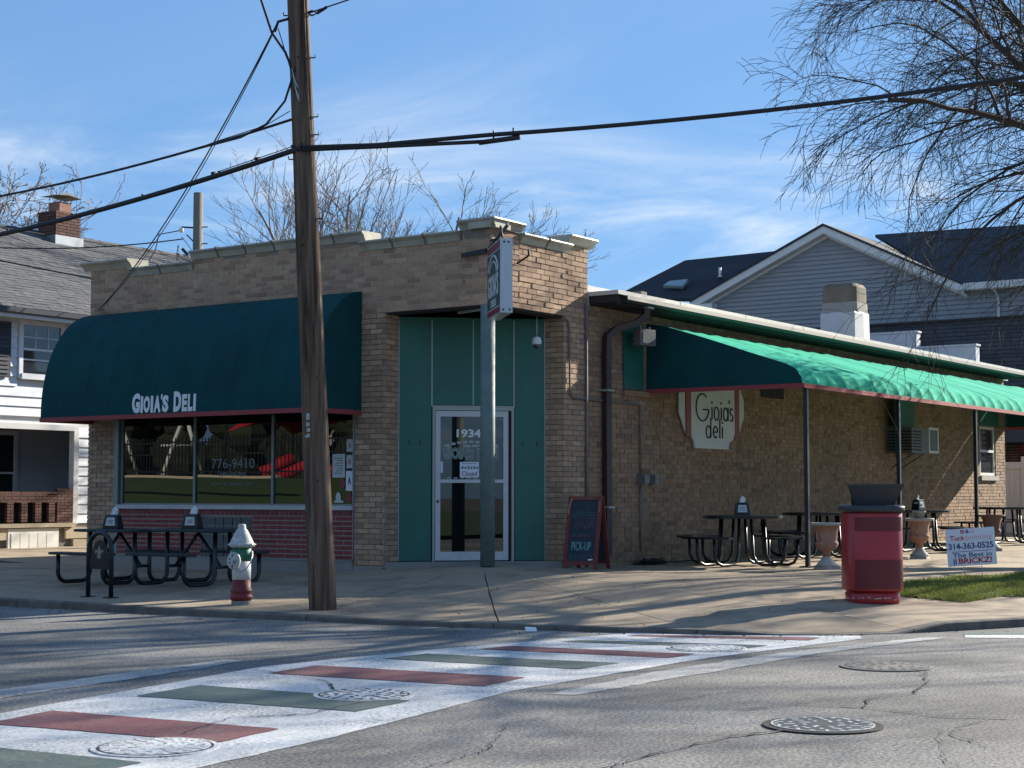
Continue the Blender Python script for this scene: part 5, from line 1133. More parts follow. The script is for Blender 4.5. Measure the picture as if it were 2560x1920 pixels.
# A-board
ax, ay = 1.80, -.46; az_ = gz(ax,ay)
ab = thing('a_board', 'red framed chalkboard A-board with chalk writing standing by the entrance pier', 'a-board sign', (ax,ay,az_), R(12.5-90))
H_, Wd, Sp = 1.08, .53, .29
def af(x, z, d=0, s_=-1):    # point on a leaning leaf; s_=-1 front, +1 back
    f = z/H_; return V((x, s_*(Sp*(1-f)+.01) - (d if s_ < 0 else -d), z))
for s_, nm in ((-1,'front_leaf'),(1,'rear_leaf')):
    b = MB()
    def bar(x0, x1, z0, z1, d0=0, d1=.028):
        b.prism([af(x0,z0,d0,s_), af(x1,z0,d0,s_), af(x1,z1,d0,s_), af(x0,z1,d0,s_)], af(0,.5,d1,s_)-af(0,.5,d0,s_))
    bar(-Wd/2,-Wd/2+.058,0,H_); bar(Wd/2-.058,Wd/2,0,H_); bar(-Wd/2+.058,Wd/2-.058,H_-.055,H_); bar(-Wd/2+.058,Wd/2-.058,.075,.13)
    lf = b.build(nm, 'aframe', ab)
    b = MB(); b.prism([af(-Wd/2+.055,.125,.008,s_), af(Wd/2-.055,.125,.008,s_), af(Wd/2-.055,H_-.05,.008,s_), af(-Wd/2+.055,H_-.05,.008,s_)], af(0,.5,.016,s_)-af(0,.5,.008,s_)); b.build('chalkboard', 'chalkboard', lf)
    if s_ < 0:
        def ac_(p, t): return p
        b = MB(); put_text(b, 'PICK-UP', af(-.155,.285,.017), (1,0,0), (af(0,1,.0)-af(0,0,.0)).normalized(), (0,-1,0), .30, .13, .01, .001); b.build('chalk_writing', 'chalk_cyan', lf)
        rn = random.Random(9); b = MB()
        for z, h, n in ((.84,.07,9),(.76,.03,11),(.205,.05,12),(.16,.03,12)):
            for k in range(n): x0 = -.18+.36*k/n; b.tube([af(x0+rn.uniform(0,.01),z+rn.uniform(-h/2,0),.018), af(x0+.012,z+rn.uniform(0,h/2),.018), af(x0+.022,z+rn.uniform(-h/2,0),.018)], .0022, 3)
        b.tube([af(-.19+.38*k/20,.80+.006*math.sin(k*1.9),.018) for k in range(21)], .003, 3); b.build('faint_chalk', 'chalk_cyan', lf)
        b = MB()
        for z, h, n, x0_, w_ in ((.68,.16,7,-.13,.29),(.50,.05,9,-.14,.26)):
            for k in range(n): x0 = x0_+w_*k/n; b.tube([af(x0,z-h/2,.018), af(x0+.006,z+h/2,.018), af(x0+.026,z+h/2*rn.uniform(-.5,1),.018), af(x0+.028,z-h/2,.018)], .0035, 3)
        b.build('pink_chalk', 'chalk_pink', lf)
        b = MB(); b.prism([af(.12,.14,.018), af(.19,.145,.018), af(.19,.165,.018), af(.12,.16,.018)], (0,-.01,0)); b.build('chalk_stub', 'vinyl', lf)
        b = MB()
        for k in range(8): x0 = -.17+.042*k; b.prism([af(x0,H_-.045,.03), af(x0+.010,H_-.045,.03), af(x0+.034,H_-.012,.03), af(x0+.020,H_-.012,.03)], (0,-.002,0))
        b.prism([af(-Wd/2+.008,.83,.03), af(-Wd/2+.035,.80,.03), af(-Wd/2+.03,.90,.03), af(-Wd/2+.075,1.05,.03), af(-Wd/2+.05,1.06,.03), af(-Wd/2+.012,.93,.03)], (0,-.002,0))
        for k in range(4): b.prism([af(Wd/2-.052,.83+.045*k,.03), af(Wd/2-.02,.86+.045*k,.03), af(Wd/2-.012,.90+.045*k,.03), af(Wd/2-.048,.86+.045*k,.03)], (0,-.002,0))
        b.build('painted_lettering', 'terracotta', lf, kind='stuff')
# yard sign
yx, yy = 2.75, -5.98; yz = gz(yx,yy); yd = thing('yard_sign', 'small white tuckpointing advert on wire legs in the grass', 'yard sign', (yx,yy,yz), R(-59))
tl = Matrix.Rotation(R(-4.0), 4, 'Y')
def ys(b): b.xform(Matrix.Translation((0,0,.285)) @ tl)
b = MB(); b.box((-.325,-.003,0),(.325,.003,.50)); ys(b); b.build('board', 'board', yd)
b = MB()
for x in (-.12,.12): b.tube([(x,.008,-.34),(x,.008,.4)], .003, 4)
b.tube([(-.12,.008,-.02),(.12,.008,-.02)], .003, 4); ys(b); b.build('wire_stand', 'galv', yd)
def yt(s, x, z, w, h, mt, bold=.02): b = MB(); put_text(b, s, (x,-.0035,z), (1,0,0), (0,0,1), (0,-1,0), w, h, bold, .0005); ys(b); b.build('lettering', mt, yd)
yt('B',-.125,.435,.052,.05,'red_ink'); yt('&',-.062,.435,.055,.05,'blue_ink'); yt('G',.005,.435,.05,.05,'red_fade')
yt('Tuck',-.275,.345,.20,.065,'red_ink'); yt('pointing',-.065,.330,.345,.08,'red_fade',.01)
yt('314-363-0525',-.30,.225,.595,.085,'blue_ink',.025); yt('The Best in',-.255,.115,.52,.062,'blue_ink',.015); yt('BRICKZ!',-.18,.03,.44,.078,'red_ink',.03)
b = MB(); b.box((-.26,-.0045,.19),(.26,-.0035,.197)); b.box((-.25,-.0045,.02),(-.235,-.0035,.10)); b.box((-.225,-.0045,.03),(-.21,-.0035,.10)); ys(b); b.build('printed_rule', 'blue_ink', yd)

# ------------------------------------------------------------------ grass strip
gp = [(.25,-6.0),(.15,-6.78),(1.6,-6.80),(1.9,-7.35),(40,-7.5),(40,-5.5),(6,-5.6),(2.5,-5.15),(1.0,-5.45)]
def inpoly(x, y, P):
    c = False; j = len(P)-1
    for i in range(len(P)):
        if (P[i][1] > y) != (P[j][1] > y) and x < (P[j][0]-P[i][0])*(y-P[i][1])/(P[j][1]-P[i][1])+P[i][0]: c = not c
        j = i
    return c
b = MB(); n_ = 0
gx = 0.
while gx < 40:
    st_ = .25 if gx < 12 else 1.0; y = -7.5
    while y < -5.1:
        if inpoly(gx+st_/2, y+.1, gp):
            q = [V((gx,y,0)),V((gx+st_,y,0)),V((gx+st_,y+.2,0)),V((gx,y+.2,0))]
            for k in q: k.z = gz(k.x,k.y)+.012
            b.quad(*q)
        y += .2
    gx += st_
b.build('grass_turf', 'lawn', kind='stuff')['category'] = 'grass'
bpy.data.objects['grass_turf']['label'] = 'short green turf strip between pavement and kerb at right'
rn = random.Random(11); vs = []; fs = []
cnt = 0
while cnt < 30000:
    x = .1 + 11.9*rn.random()**1.6; y = rn.uniform(-7.5,-5.1)
    if not inpoly(x, y, gp) and not (rn.random() < .12 and inpoly(x+.1, y, gp)): continue
    cl_ = mnoise.noise(V((x*1.6,y*1.6,0))); hgt = (.030+.022*rn.random())*(1+.8*cl_) ; a = rn.uniform(0,6.28); z = gz(x,y)+.008; w_ = .006+.004*rn.random(); lx, ly = rn.uniform(-.03,.03), rn.uniform(-.03,.03)
    i = len(vs); vs += [(x-w_*math.cos(a),y-w_*math.sin(a),z),(x+w_*math.cos(a),y+w_*math.sin(a),z),(x+lx,y+ly,z+max(.012,hgt))]; fs.append((i,i+1,i+2)); cnt += 1
me = bpy.data.meshes.new('grass'); me.from_pydata(vs, [], fs); me.materials.append(M['grass']); o = link('grass_blades', me, None, 'stuff'); o['label'] = 'green grass blades on the strip below the yard sign'; o['category'] = 'grass'

ll = MB(); rn = random.Random(77)
for k in range(420):
    if k < 240:
        i = rn.randrange(i_far0, i_far1-1); x = K[i][0]+rn.uniform(-.1,.1); y = K[i][1]+rn.uniform(-.1,.1); n = kinner(i)-V((K[i][0],K[i][1],0)); n.normalize(); o_ = -rn.expovariate(6)-.02; x += n.x*o_; y += n.y*o_; z = .006
    else:
        x = rn.uniform(-4.6,9); y = rn.uniform(-6.5,3); 
        if x > 0 and y > -.3: continue
        z = gz(x,y)+.008
    a = rn.uniform(0,6.28); r_ = rn.uniform(.010,.028); c, s_ = math.cos(a)*r_, math.sin(a)*r_
    j = ll.addv([V((x-c,y-s_,z)),V((x+s_*.5,y-c*.5,z+rn.uniform(.002,.012))),V((x+c,y+s_,z)),V((x-s_*.5,y+c*.5,z+rn.uniform(.002,.012)))]); ll.face([j,j+1,j+2,j+3])
M['dry_leaf'] = mat('dry_leaves', (.10,.065,.035), .9, isl=[(.12,.075,.04),(.06,.04,.025),(.18,.13,.08)])
o = ll.build('leaf_litter', 'dry_leaf', kind='stuff'); o['label'] = 'small dry leaves and grit along the gutter and pavement'; o['category'] = 'leaves'
# ------------------------------------------------------------------ trees
def grow_tree(name, label, base, trunk_h, r0, seed, limbs, cfg, mt, group=None, up=.0, lean=(0,0), twig_r=.006, bud=None, trunk_mt=None, spread=(25,60)):
    rn = random.Random(seed); t = thing(name, label, 'tree', base, 0, group)
    TR, CR, BD = MB(), MB(), MB()
    def branch(p, d, L_, r, lv):
        c = cfg[lv]; n = c['n']; pts = [V(p)]; rs = [r]; d = V(d).normalized(); ds = [d.copy()]
        for k in range(n):
            f = (k+1)/n
            d = (d + V((rn.gauss(0,c['w']), rn.gauss(0,c['w']), rn.gauss(0,c['w']))) + V((0,0,c['g']*(f if c['g'] < 0 else 1)))).normalized()
            pts.append(pts[-1]+d*(L_/n)); rs.append(max(twig_r*.6, r*(1-.75*f))); ds.append(d.copy())
        (TR if lv == 0 else CR).tube(pts, rs, 8 if lv == 0 else (5 if lv == 1 else 3), cap=False, smooth=lv < 2)
        if lv+1 < len(cfg):
            nc = cfg[lv+1]
            for q in range(nc['k']):
                f = nc['f0'] + (1-nc['f0'])*(q+rn.random())/nc['k']; i = min(int(f*n), n-1); ff = f*n-i
                pp = pts[i].lerp(pts[i+1], min(1, ff)); dd = ds[i]; a = dd.orthogonal().normalized(); a.rotate(Matrix.Rotation(rn.uniform(0,6.28),3,dd)); an = R(rn.uniform(*nc['a']))
                branch(pp, dd*math.cos(an)+a*math.sin(an), L_*nc['l']*rn.uniform(.65,1.15)*(1.15-.5*f), max(twig_r*.8, rs[i]*nc['r']), lv+1)
        elif bud and rn.random() < bud:
            for q in range(3): pp = pts[-1]+V((rn.gauss(0,.03),rn.gauss(0,.03),rn.gauss(-.02,.03))); i = BD.addv([pp, pp+V((rn.uniform(-.05,.05),rn.uniform(-.05,.05),-.06)), pp+V((rn.uniform(-.05,.05),rn.uniform(-.05,.05),.01))]); BD.face([i,i+1,i+2])
    top = V((lean[0],lean[1],trunk_h)); tp = [V((0,0,-.1)), V((lean[0]*.3,lean[1]*.3,trunk_h*.4)), top]
    TR.tube(tp, [r0*1.15, r0, r0*.82], 12)
    for k in range(limbs):
        a = 2*math.pi*k/limbs + rn.uniform(-.35,.35); el = R(rn.uniform(*spread)); f = rn.uniform(.75,1)
        branch(tp[1].lerp(top, f) if k else top, (math.cos(a)*math.sin(el), math.sin(a)*math.sin(el), math.cos(el)), cfg[0]['L']*rn.uniform(.8,1.2), r0*.5, 0)
    TR.build('trunk', trunk_mt or mt, t); CR.build('crown', mt, t)
    if BD.f: BD.build('seed_tufts', 'bud', t)
    return t
droop = [dict(n=10,w=.10,g=-.05,L=5.6), dict(k=13,f0=.15,a=(25,60),l=.60,r=.46,n=9,w=.10,g=-.17), dict(k=13,f0=.10,a=(20,50),l=.62,r=.45,n=8,w=.11,g=-.22), dict(k=7,f0=.10,a=(20,50),l=.48,r=.5,n=4,w=.12,g=-.12)]
grow_tree('street_tree', 'large bare street tree whose drooping twigs hang in at upper right', (9.2,-7.4,.15), 6.4, .19, 6, 13, droop, 'bark', spread=(30,72), twig_r=.006, lean=(-.2,.3))
droop2 = [dict(n=8,w=.10,g=-.02,L=4.8), dict(k=8,f0=.25,a=(25,60),l=.6,r=.5,n=7,w=.1,g=-.12), dict(k=7,f0=.15,a=(20,55),l=.5,r=.45,n=5,w=.12,g=-.15), dict(k=3,f0=.2,a=(20,50),l=.5,r=.5,n=3,w=.12,g=-.1)]
grow_tree('street_tree', 'bare street tree farther along the right-hand kerb, outside the frame', (15.5,-7.4,.15), 3.8, .24, 21, 8, droop2, 'bark', spread=(25,65))
vase = [dict(n=8,w=.07,g=.04,L=4.4), dict(k=7,f0=.25,a=(18,42),l=.66,r=.5,n=6,w=.08,g=.05), dict(k=6,f0=.15,a=(18,42),l=.56,r=.45,n=5,w=.09,g=.08), dict(k=4,f0=.2,a=(15,40),l=.6,r=.5,n=3,w=.1,g=.05)]
grow_tree('bare_tree', 'bare vase-shaped tree behind the parapet, crossed by the wooden pole', (14.9,15.95,.2), 4.3, .20, 3, 9, vase, 'bark_pale', spread=(10,58), twig_r=.010, group='bare trees behind the deli')
vase2 = [dict(n=8,w=.09,g=.04,L=4.6), dict(k=8,f0=.3,a=(22,50),l=.58,r=.5,n=6,w=.11,g=.06), dict(k=6,f0=.2,a=(20,50),l=.5,r=.45,n=5,w=.12,g=.06), dict(k=4,f0=.2,a=(20,50),l=.5,r=.5,n=3,w=.12,g=.05)]
grow_tree('bare_tree', 'budding bare tree with yellow-green twigs rising behind the corner parapet', (16.3,13.4,.2), 4.9, .20, 8, 8, vase2, 'bark_olive', spread=(15,55), twig_r=.009, group='bare trees behind the deli')
seedy = [dict(n=8,w=.11,g=.02,L=5.0), dict(k=11,f0=.3,a=(25,55),l=.6,r=.5,n=6,w=.12,g=.02), dict(k=5,f0=.2,a=(25,55),l=.52,r=.45,n=4,w=.14,g=.0), dict(k=3,f0=.3,a=(20,50),l=.5,r=.5,n=3,w=.14,g=-.05)]
grow_tree('bare_tree', 'bare tree with pale seed tufts behind the grey shingle roof at far left', (18.6,34.2,.2), 6.2, .20, 14, 9, seedy, 'bark_pale', spread=(15,60), twig_r=.018, bud=.7, group=None)

# ------------------------------------------------------------------ left house: white siding, grey shingle roof, brick porch
lh = thing('white_house', 'white sided two-storey house with grey shingle roof and brick porch, left of the deli', 'house', (4,14.5,.2))
YH = 14.5
b = MB(); b.box((-1.4,YH+.03,2.9),(13,YH+.2,5.3)); b.box((4.92,YH+.03,.5),(13,YH+.2,2.9)); b.build('wall', 'paint_trim', lh, world=True)
z = .80; k = 0
while z < 5.0:
    h_ = .205; segs = [(-1.4,13)] if z > 2.86 else [(4.98,13)]
    for (a, c, e, f) in ((3.30,4.54,3.80,5.3),(.9,2.5,3.80,5.3)):
        if z+h_ > e and z < f: segs = [s2 for s1 in segs for s2 in ((s1[0],min(s1[1],a)),(max(s1[0],c),s1[1])) if s2[1]-s2[0] > .05]
    for a, c in segs:
        if not (2.70 < z < 2.86):
            b = MB(); b.prism([V((a,YH-.030,z)),V((a,YH-.002,z+h_)),V((a,YH+.03,z+h_)),V((a,YH+.03,z))], (c-a,0,0)); b.build('siding_board', 'paint_white', lh, world=True)
    z += h_; k += 1
b = MB(); b.box((4.84,YH-.04,.78),(4.97,YH+.12,2.88)); b.box((-1.4,YH-.07,2.78),(4.84,YH+.1,2.90)); b.box((-1.4,YH-.035,4.98),(13,YH+.03,5.24)); b.box((-1.4,YH-.45,5.20),(13,YH-.0,5.235)); b.build('trim_boards', 'paint_trim', lh, world=True)
# windows upstairs
def sash(x0, x1, z0, z1, y, parent, mun=True, frame='paint_white'):
    b = MB(); f = .10
    b.box((x0-f,y-.06,z0-f),(x0,y+.02,z1+f)); b.box((x1,y-.06,z0-f),(x1+f,y+.02,z1+f)); b.box((x0,y-.06,z1),(x1,y+.02,z1+f)); b.box((x0-.04,y-.085,z0-f-.02),(x1+.04,y+.02,z0)); zm = (z0+z1)/2
    b.box((x0,y-.035,zm-.022),(x1,y+.01,zm+.022)); w_ = b.build('window', frame, parent, world=True)
    for a, c, d in ((z0,zm-.022,.0),(zm+.022,z1,-.012)):
        b = MB(); b.box((x0,y-.012+d,a),(x1,y-.004+d,c)); b.build('pane', 'glass_far', w_, world=True)
    if mun:
        b = MB()
        for xx in (x0+(x1-x0)/3, x0+2*(x1-x0)/3): b.box((xx-.008,y-.034,zm+.022),(xx+.008,y-.026,z1))
        b.box((x0,y-.034,z0+(zm-z0)*.55),(x1,y-.026,z0+(zm-z0)*.55+.03)); b.box((x0,y-.034,zm+(z1-zm)*.5-.008),(x1,y-.026,zm+(z1-zm)*.5+.008)); b.build('muntins', frame, w_, world=True)
    return w_
sash(3.42,4.42,3.95,4.98,YH-.005,lh)
sash(1.0,2.4,3.95,4.98,YH-.005,lh,False)
for x0 in (2.58, 4.64):
    b = MB(); b.box((x0,YH-.065,3.85),(x0+.52,YH-.035,5.0)); sh_ = b.build('shutter', 'siding_dark', lh, world=True)
    for k in range(12): b = MB(); b.prism([V((x0+.05,YH-.085,3.92+.088*k)),V((x0+.05,YH-.067,3.99+.088*k)),V((x0+.05,YH-.067,3.92+.088*k))], (.42,0,0)); b.build('slat', 'siding_dark', sh_, world=True)
# porch recess
b = MB(); b.box((-1.4,YH+1.9,.5),(7.4,YH+2.05,2.95)); b.box((7.2,YH+.2,.5),(7.3,YH+1.9,2.95)); b.box((-1.4,YH+.2,2.90),(7.4,YH+2.0,2.95)); b.box((-1.4,YH+.1,.60),(7.4,YH+1.9,.72)); b.box((-1.4,YH+.12,.5),(-1.3,YH+1.9,2.95)); b.build('porch_recess', 'paint_trim', lh, world=True)
z = .8
while z < 2.8:
    b = MB(); b.prism([V((4.95,YH+1.865,z)),V((4.95,YH+1.895,z+.23)),V((4.95,YH+1.9,z+.23)),V((4.95,YH+1.9,z))], (2.2,0,0)); b.build('siding_board', 'paint_white', lh, world=True); z += .23
sash(3.0,4.74,1.05,2.72,YH+1.86,lh,False)
# brick balustrade
BB = Pieces()
def bk(x0, x1, z0, z1, d=.1, hh=.062, L_=.20, soldier=False):
    z = z0; r_ = 0
    while z < z1-.02:
        if soldier:
            x = x0
            while x < x1-.02: BB.add(((x+min(x+.07,x1))/2, YH-.02, (z0+z1)/2), min(.062,x1-x-.006), d, z1-z0-.012); x += .07
            return
        x = x0-(L_/2 if r_%2 else 0)
        while x < x1:
            a, c = max(x,x0), min(x+L_,x1)
            if c-a > .025: BB.add(((a+c)/2, YH-.02, z+hh/2), c-a-.012, d, hh-.011)
            x += L_
        z += hh; r_ += 1
bk(4.38,4.82,.80,1.52); bk(-1.3,4.38,1.39,1.475,soldier=True); bk(-1.3,4.38,1.24,1.39)
x = 4.16
while x > -1.2: bk(x-.0,x+.17,.83,1.24,L_=.17); x -= .36
BB.finish('brick', 'balustrade_brick', 'dark_brick', lh, 300)
b = MB(); b.box((4.40,YH-.055,.80),(4.80,YH+.02,1.51)); b.box((-1.4,YH-.055,1.245),(4.4,YH+.02,1.47)); b.build('balustrade_mortar', 'mortar', lh, world=True)
b = MB(); b.box((-1.4,YH+.10,.80),(4.8,YH+.14,1.30)); b.build('balustrade_gap_shade', 'soffit', lh, world=True)  # dark panel standing in for the shade seen through the baluster gaps
b = MB(); b.box((-1.4,YH-.14,.72),(4.84,YH+.1,.805)); b.build('porch_sill', 'stone', lh, world=True)
ST = Pieces(); rn = random.Random(2); z = .22
for h_ in (.24,.25):
    x = -1.4
    while x < 13:
        w_ = rn.uniform(.35,.75)
        if not (3.02 < x+w_/2 < 4.5): ST.add((x+w_/2,YH-.01,z+h_/2), w_-.02, .12+rn.uniform(0,.03), h_-.02)
        x += w_
    z += h_
ST.finish('foundation_stone', 'foundation_rest', 'stone', lh, 120)
b = MB(); b.box((-1.4,YH-.02,0),(13,YH+.1,.74)); b.build('foundation_wall', 'mortar', lh, world=True)
b = MB(); b.box((3.10,YH-.09,.22),(4.42,YH-.03,.70)); vd = b.build('basement_vent', 'vinyl', lh, world=True)
for k in range(5): b = MB(); b.box((3.18+.23*k,YH-.10,.26),(3.39+.23*k,YH-.091,.60)); b.build('slat', 'vinyl', vd, world=True)
# roof
PT = math.atan2(7.66-5.28, 18.1-14.05); ye, ze = 14.02, 5.27; sl = (18.1-14.02)/math.cos(PT)
b = MB(); b.prism([V((-1.9,ye,ze-.03)),V((-1.9,ye+sl*math.cos(PT),ze-.03+sl*math.sin(PT))),V((-1.9,22.2,ze-.03)),V((-1.9,22.2,ze-.13)),V((-1.9,ye+sl*math.cos(PT),ze-.13+sl*math.sin(PT))),V((-1.9,ye,ze-.13))][::-1], (15.4,0,0)); b.build('roof_deck', 'siding_dark', lh, world=True)
b = MB(); b.box((-1.4,YH+.2,2.9),(13,21.5,5.2)); b.build('house_core', 'paint_trim', lh, world=True)
SH = Pieces(); rn = random.Random(6); row = 0; s_ = .0
while s_ < sl-.02:
    x = -1.9 + rn.uniform(0,.3)
    while x < 13.4:
        w_ = rn.uniform(.14,.34); m = Matrix.Translation((x+w_/2, ye+(s_+.07)*math.cos(PT), ze+(s_+.07)*math.sin(PT)+.004+rn.uniform(0,.008))) @ Matrix.Rotation(PT-R(3.2), 4, 'X')
        SH.add(None, w_-.006, .17+rn.choice((0,.02,.03)), .012, mat4=m); x += w_
    s_ += .145; row += 1
SH.finish('shingle', 'shingle_field', 'shingle', lh, 300, key=lambda m: (m.translation-CAM).length)
b = MB(); b.tube([(-1.9,ye+sl*math.cos(PT),ze+sl*math.sin(PT)+.01),(13.5,ye+sl*math.cos(PT),ze+sl*math.sin(PT)+.01)], .07, 6); b.build('ridge_cap', 'shingle_dark', lh, world=True)
b = MB(); b.prism([V((-1.9,ye-.13,ze-.02)),V((-1.9,ye-.12,ze-.12)),V((-1.9,ye-.02,ze-.15)),V((-1.9,ye+.0,ze-.02))], (15.4,0,0)); b.build('gutter', 'siding_dark', lh, world=True)
b = MB(); b.box((-1.9,ye-.02,ze-.22),(13.5,ye+.02,ze-.12)); b.build('fascia_board', 'paint_trim', lh, world=True)
rc = MB(); rc.box((6.91,17.7,6.5),(7.66,18.3,8.18)); ch_ = rc.build('chimney', 'mortar', lh, world=True)
CB = Pieces(); z = 7.0; r_ = 0
while z < 8.16:
    x = 6.90-(.11 if r_%2 else 0)
    while x < 7.67: a, c = max(x,6.90), min(x+.22,7.67); (c-a > .03) and CB.add(((a+c)/2,17.69,z+.035), c-a-.012, .05, .06); x += .22
    y = 17.70-(.11 if r_%2 else 0)
    while y < 18.3: a, c = max(y,17.70), min(y+.22,18.3); (c-a > .03) and CB.add((6.90,(a+c)/2,z+.035), .05, c-a-.012, .06); y += .22
    z += .072; r_ += 1
CB.finish('chimney_brick', 'chimney_brick_rest', 'dark_brick', ch_, 200, inv=wmat(lh).inverted())
b = MB(); b.box((7.12,17.8,8.18),(7.48,18.2,8.48)); b.build('flue', 'terracotta', ch_, world=True)
b = MB(); b.prism([V((6.90,17.7,8.60)),V((7.30,17.7,8.70)),V((7.72,17.7,8.60)),V((7.30,17.7,8.64))], (0,.6,0)); b.tube([(7.15,17.8,8.45),(7.1,17.8,8.64)], .01, 4); b.tube([(7.46,17.8,8.45),(7.52,17.8,8.64)], .01, 4); b.build('rain_cap', 'conduit', ch_, world=True)
b = MB(); b.box((6.86,17.62,7.2),(7.72,18.3,7.62)); b.build('flashing', 'galv', ch_, world=True)

# ------------------------------------------------------------------ right background houses
gh = thing('gabled_house', 'blue-grey sided gable house with white rakes rising behind the low roof', 'house', (30,8,.2))
XG = 30.0; AP_ = (7.9,10.03); LE = (12.75,7.88); RE = (3.35,7.78)
def gw(z):   # half-plane limits of the gable wall at height z (y from right to left)
    yl = 12.1 if z < 8.0 else AP_[0]+(LE[0]-AP_[0])*(AP_[1]-.22-z)/(AP_[1]-LE[1])
    yr = .9 if z < 7.78 else AP_[0]+(RE[0]-AP_[0])*(AP_[1]-.22-z)/(AP_[1]-RE[1])
    if z < 7.78: yr = .9
    return min(yl,12.1), max(yr,.9)
b = MB(); b.prism([V((XG+.05,12.1,0)),V((XG+.05,.9,0)),V((XG+.05,.9,7.6)),V((XG+.05,3.6,7.65)),V((XG+.05,AP_[0],9.75)),V((XG+.05,12.1,7.9))], (6,0,0)); b.build('wall', 'siding_blue', gh, world=True)
z = 5.2
while z < 9.7:
    h_ = .145; a1, c1 = gw(z); a2, c2 = gw(z+h_)
    if a1-c1 > .1:
        b = MB(); i = b.addv([V((XG-.02,c1,z)),V((XG-.02,a1,z)),V((XG+.02,max(a2,c2+.01),z+h_)),V((XG+.02,c2,z+h_)),V((XG+.05,c1,z)),V((XG+.05,a1,z)),V((XG+.05,max(a2,c2+.01),z+h_)),V((XG+.05,c2,z+h_))])
        for f in ((0,3,2,1),(4,5,6,7),(0,1,5,4),(1,2,6,5),(2,3,7,6),(3,0,4,7)): b.face([i+k for k in f])
        b.build('siding_board', 'siding_blue', gh, world=True)
    z += h_
def rake(y0, z0, y1, z1, nm, mt, w0, w1, xa, xb):
    b = MB(); b.prism([V((xa,y0,z0-w0)),V((xa,y1,z1-w0)),V((xa,y1,z1-w1)),V((xa,y0,z0-w1))], (xb-xa,0,0)); b.build(nm, mt, gh, world=True)
for (yy, zz) in (LE, RE):
    rake(AP_[0],AP_[1],yy,zz,'rake_board','paint_trim',.02,.26,XG-.36,XG-.30); rake(AP_[0],AP_[1],yy,zz,'rake_soffit','paint_trim',.22,.27,XG-.30,XG+.02); rake(AP_[0],AP_[1],yy,zz,'rake_trim','paint_trim',.262,.36,XG-.03,XG+.0)
    rake(AP_[0],AP_[1]+.04,yy,zz+.04,'roof_slope','shingle_dark',-.02,.06,XG-.40,XG+8)
for q in (((XG-.40,.9,7.62),(XG-.28,3.6,7.82)),((XG-.40,11.9,7.60),(XG+.4,12.95,7.78)),((XG-.28,.9,7.60),(XG,3.5,7.64))):
    b = MB(); b.box(*q); b.build('eave_gutter', 'paint_trim', gh, world=True)
b = MB(); b.tube([(XG-.3,2.45,7.6),(XG-.08,2.38,7.4),(XG-.08,2.38,5.2)], .05, 4, smooth=False); b.build('downspout', 'paint_trim', gh, world=True)
b = MB(); b.box((XG-.06,.9,5.2),(XG-.02,1.06,7.6)); b.build('corner_board', 'paint_trim', gh, world=True)
# big dark roofs
b = MB(); b.prism([V((XG-.35,3.5,7.80)),V((XG+4,7.9,10.3)),V((XG+4,.9,10.12)),V((XG-.35,.9,7.80))], (0,0,-.1)); b.build('main_roof', 'shingle_dark', gh, world=True)
b = MB(); b.prism([V((34,18.4,8.85)),V((34,11.5,8.3)),V((37,11.5,10.55)),V((37.0,16.9,10.5))], (0,0,-.12)); rf = b.build('rear_roof', 'shingle_dark', gh, world=True)
b = MB(); b.box((34,11.5,0),(37,18.2,8.3)); b.build('rear_wall', 'siding_blue', gh, world=True)
# roof light and vent on the rear roof: solve on the slope through three points
na, nb_, nc_ = V((34,18.4,8.85)), V((34,11.5,8.3)), V((37,11.5,10.55)); nn = (nb_-na).cross(nc_-na).normalized(); nn = nn if nn.z > 0 else -nn
def on_slope(px, py):
    x = (px-1280)/4099.8; y = -(py-960)/4099.8; p_ = R(3.84); d = FWD*(math.cos(p_)-y*math.sin(p_))+RGT*x+V((0,0,math.sin(p_)+y*math.cos(p_))); t_ = (na-CAM).dot(nn)/d.dot(nn); return CAM+d*t_
q4 = [on_slope(1660,721), on_slope(1708,723), on_slope(1722,706), on_slope(1676,710)]
b = MB(); b.prism([p+nn*.02 for p in q4], nn*.12); b.build('roof_light', 'blue_roof', gh, world=True)
p = on_slope(1800,693); b = MB(); b.tube([p, p+V((0,0,.36))], .055, 8); b.lathe([(.12,0),(.06,.05)], 8, c=p); b.build('vent_pipe', 'vinyl', gh, world=True)
b = MB(); b.box((XG-.30,.85,5.4),(XG-.24,.9,7.6)); b.build('porch_post', 'paint_trim', gh, world=True)
# dark shingled wall block in front of the gable house
dk = thing('dark_building', 'flat-topped building with dark shingled wall behind the white roof parapets', 'building', (27.5,3,.2))
b = MB(); b.box((27.6,.55,2.9),(29.4,8.5,6.44)); b.build('wall', 'siding_dark', dk, world=True)
DS = Pieces(); z = 4.4; rn = random.Random(12)
while z < 6.40:
    y = .55
    while y < 8.4: w_ = rn.uniform(.3,.6); DS.add((27.58,y+w_/2,z+.055), .03+rn.uniform(0,.012), w_-.01, .10, mat4=Matrix.Translation((27.585,y+w_/2,z+.055)) @ Matrix.Rotation(R(4),4,'Y')); y += w_
    z += .115
DS.finish('wall_shingle', 'wall_shingle_rest', 'siding_dark', dk, 300)
b = MB(); b.box((27.5,.5,6.44),(29.4,8.5,6.50)); b.build('roof_edge', 'soffit', dk, world=True)
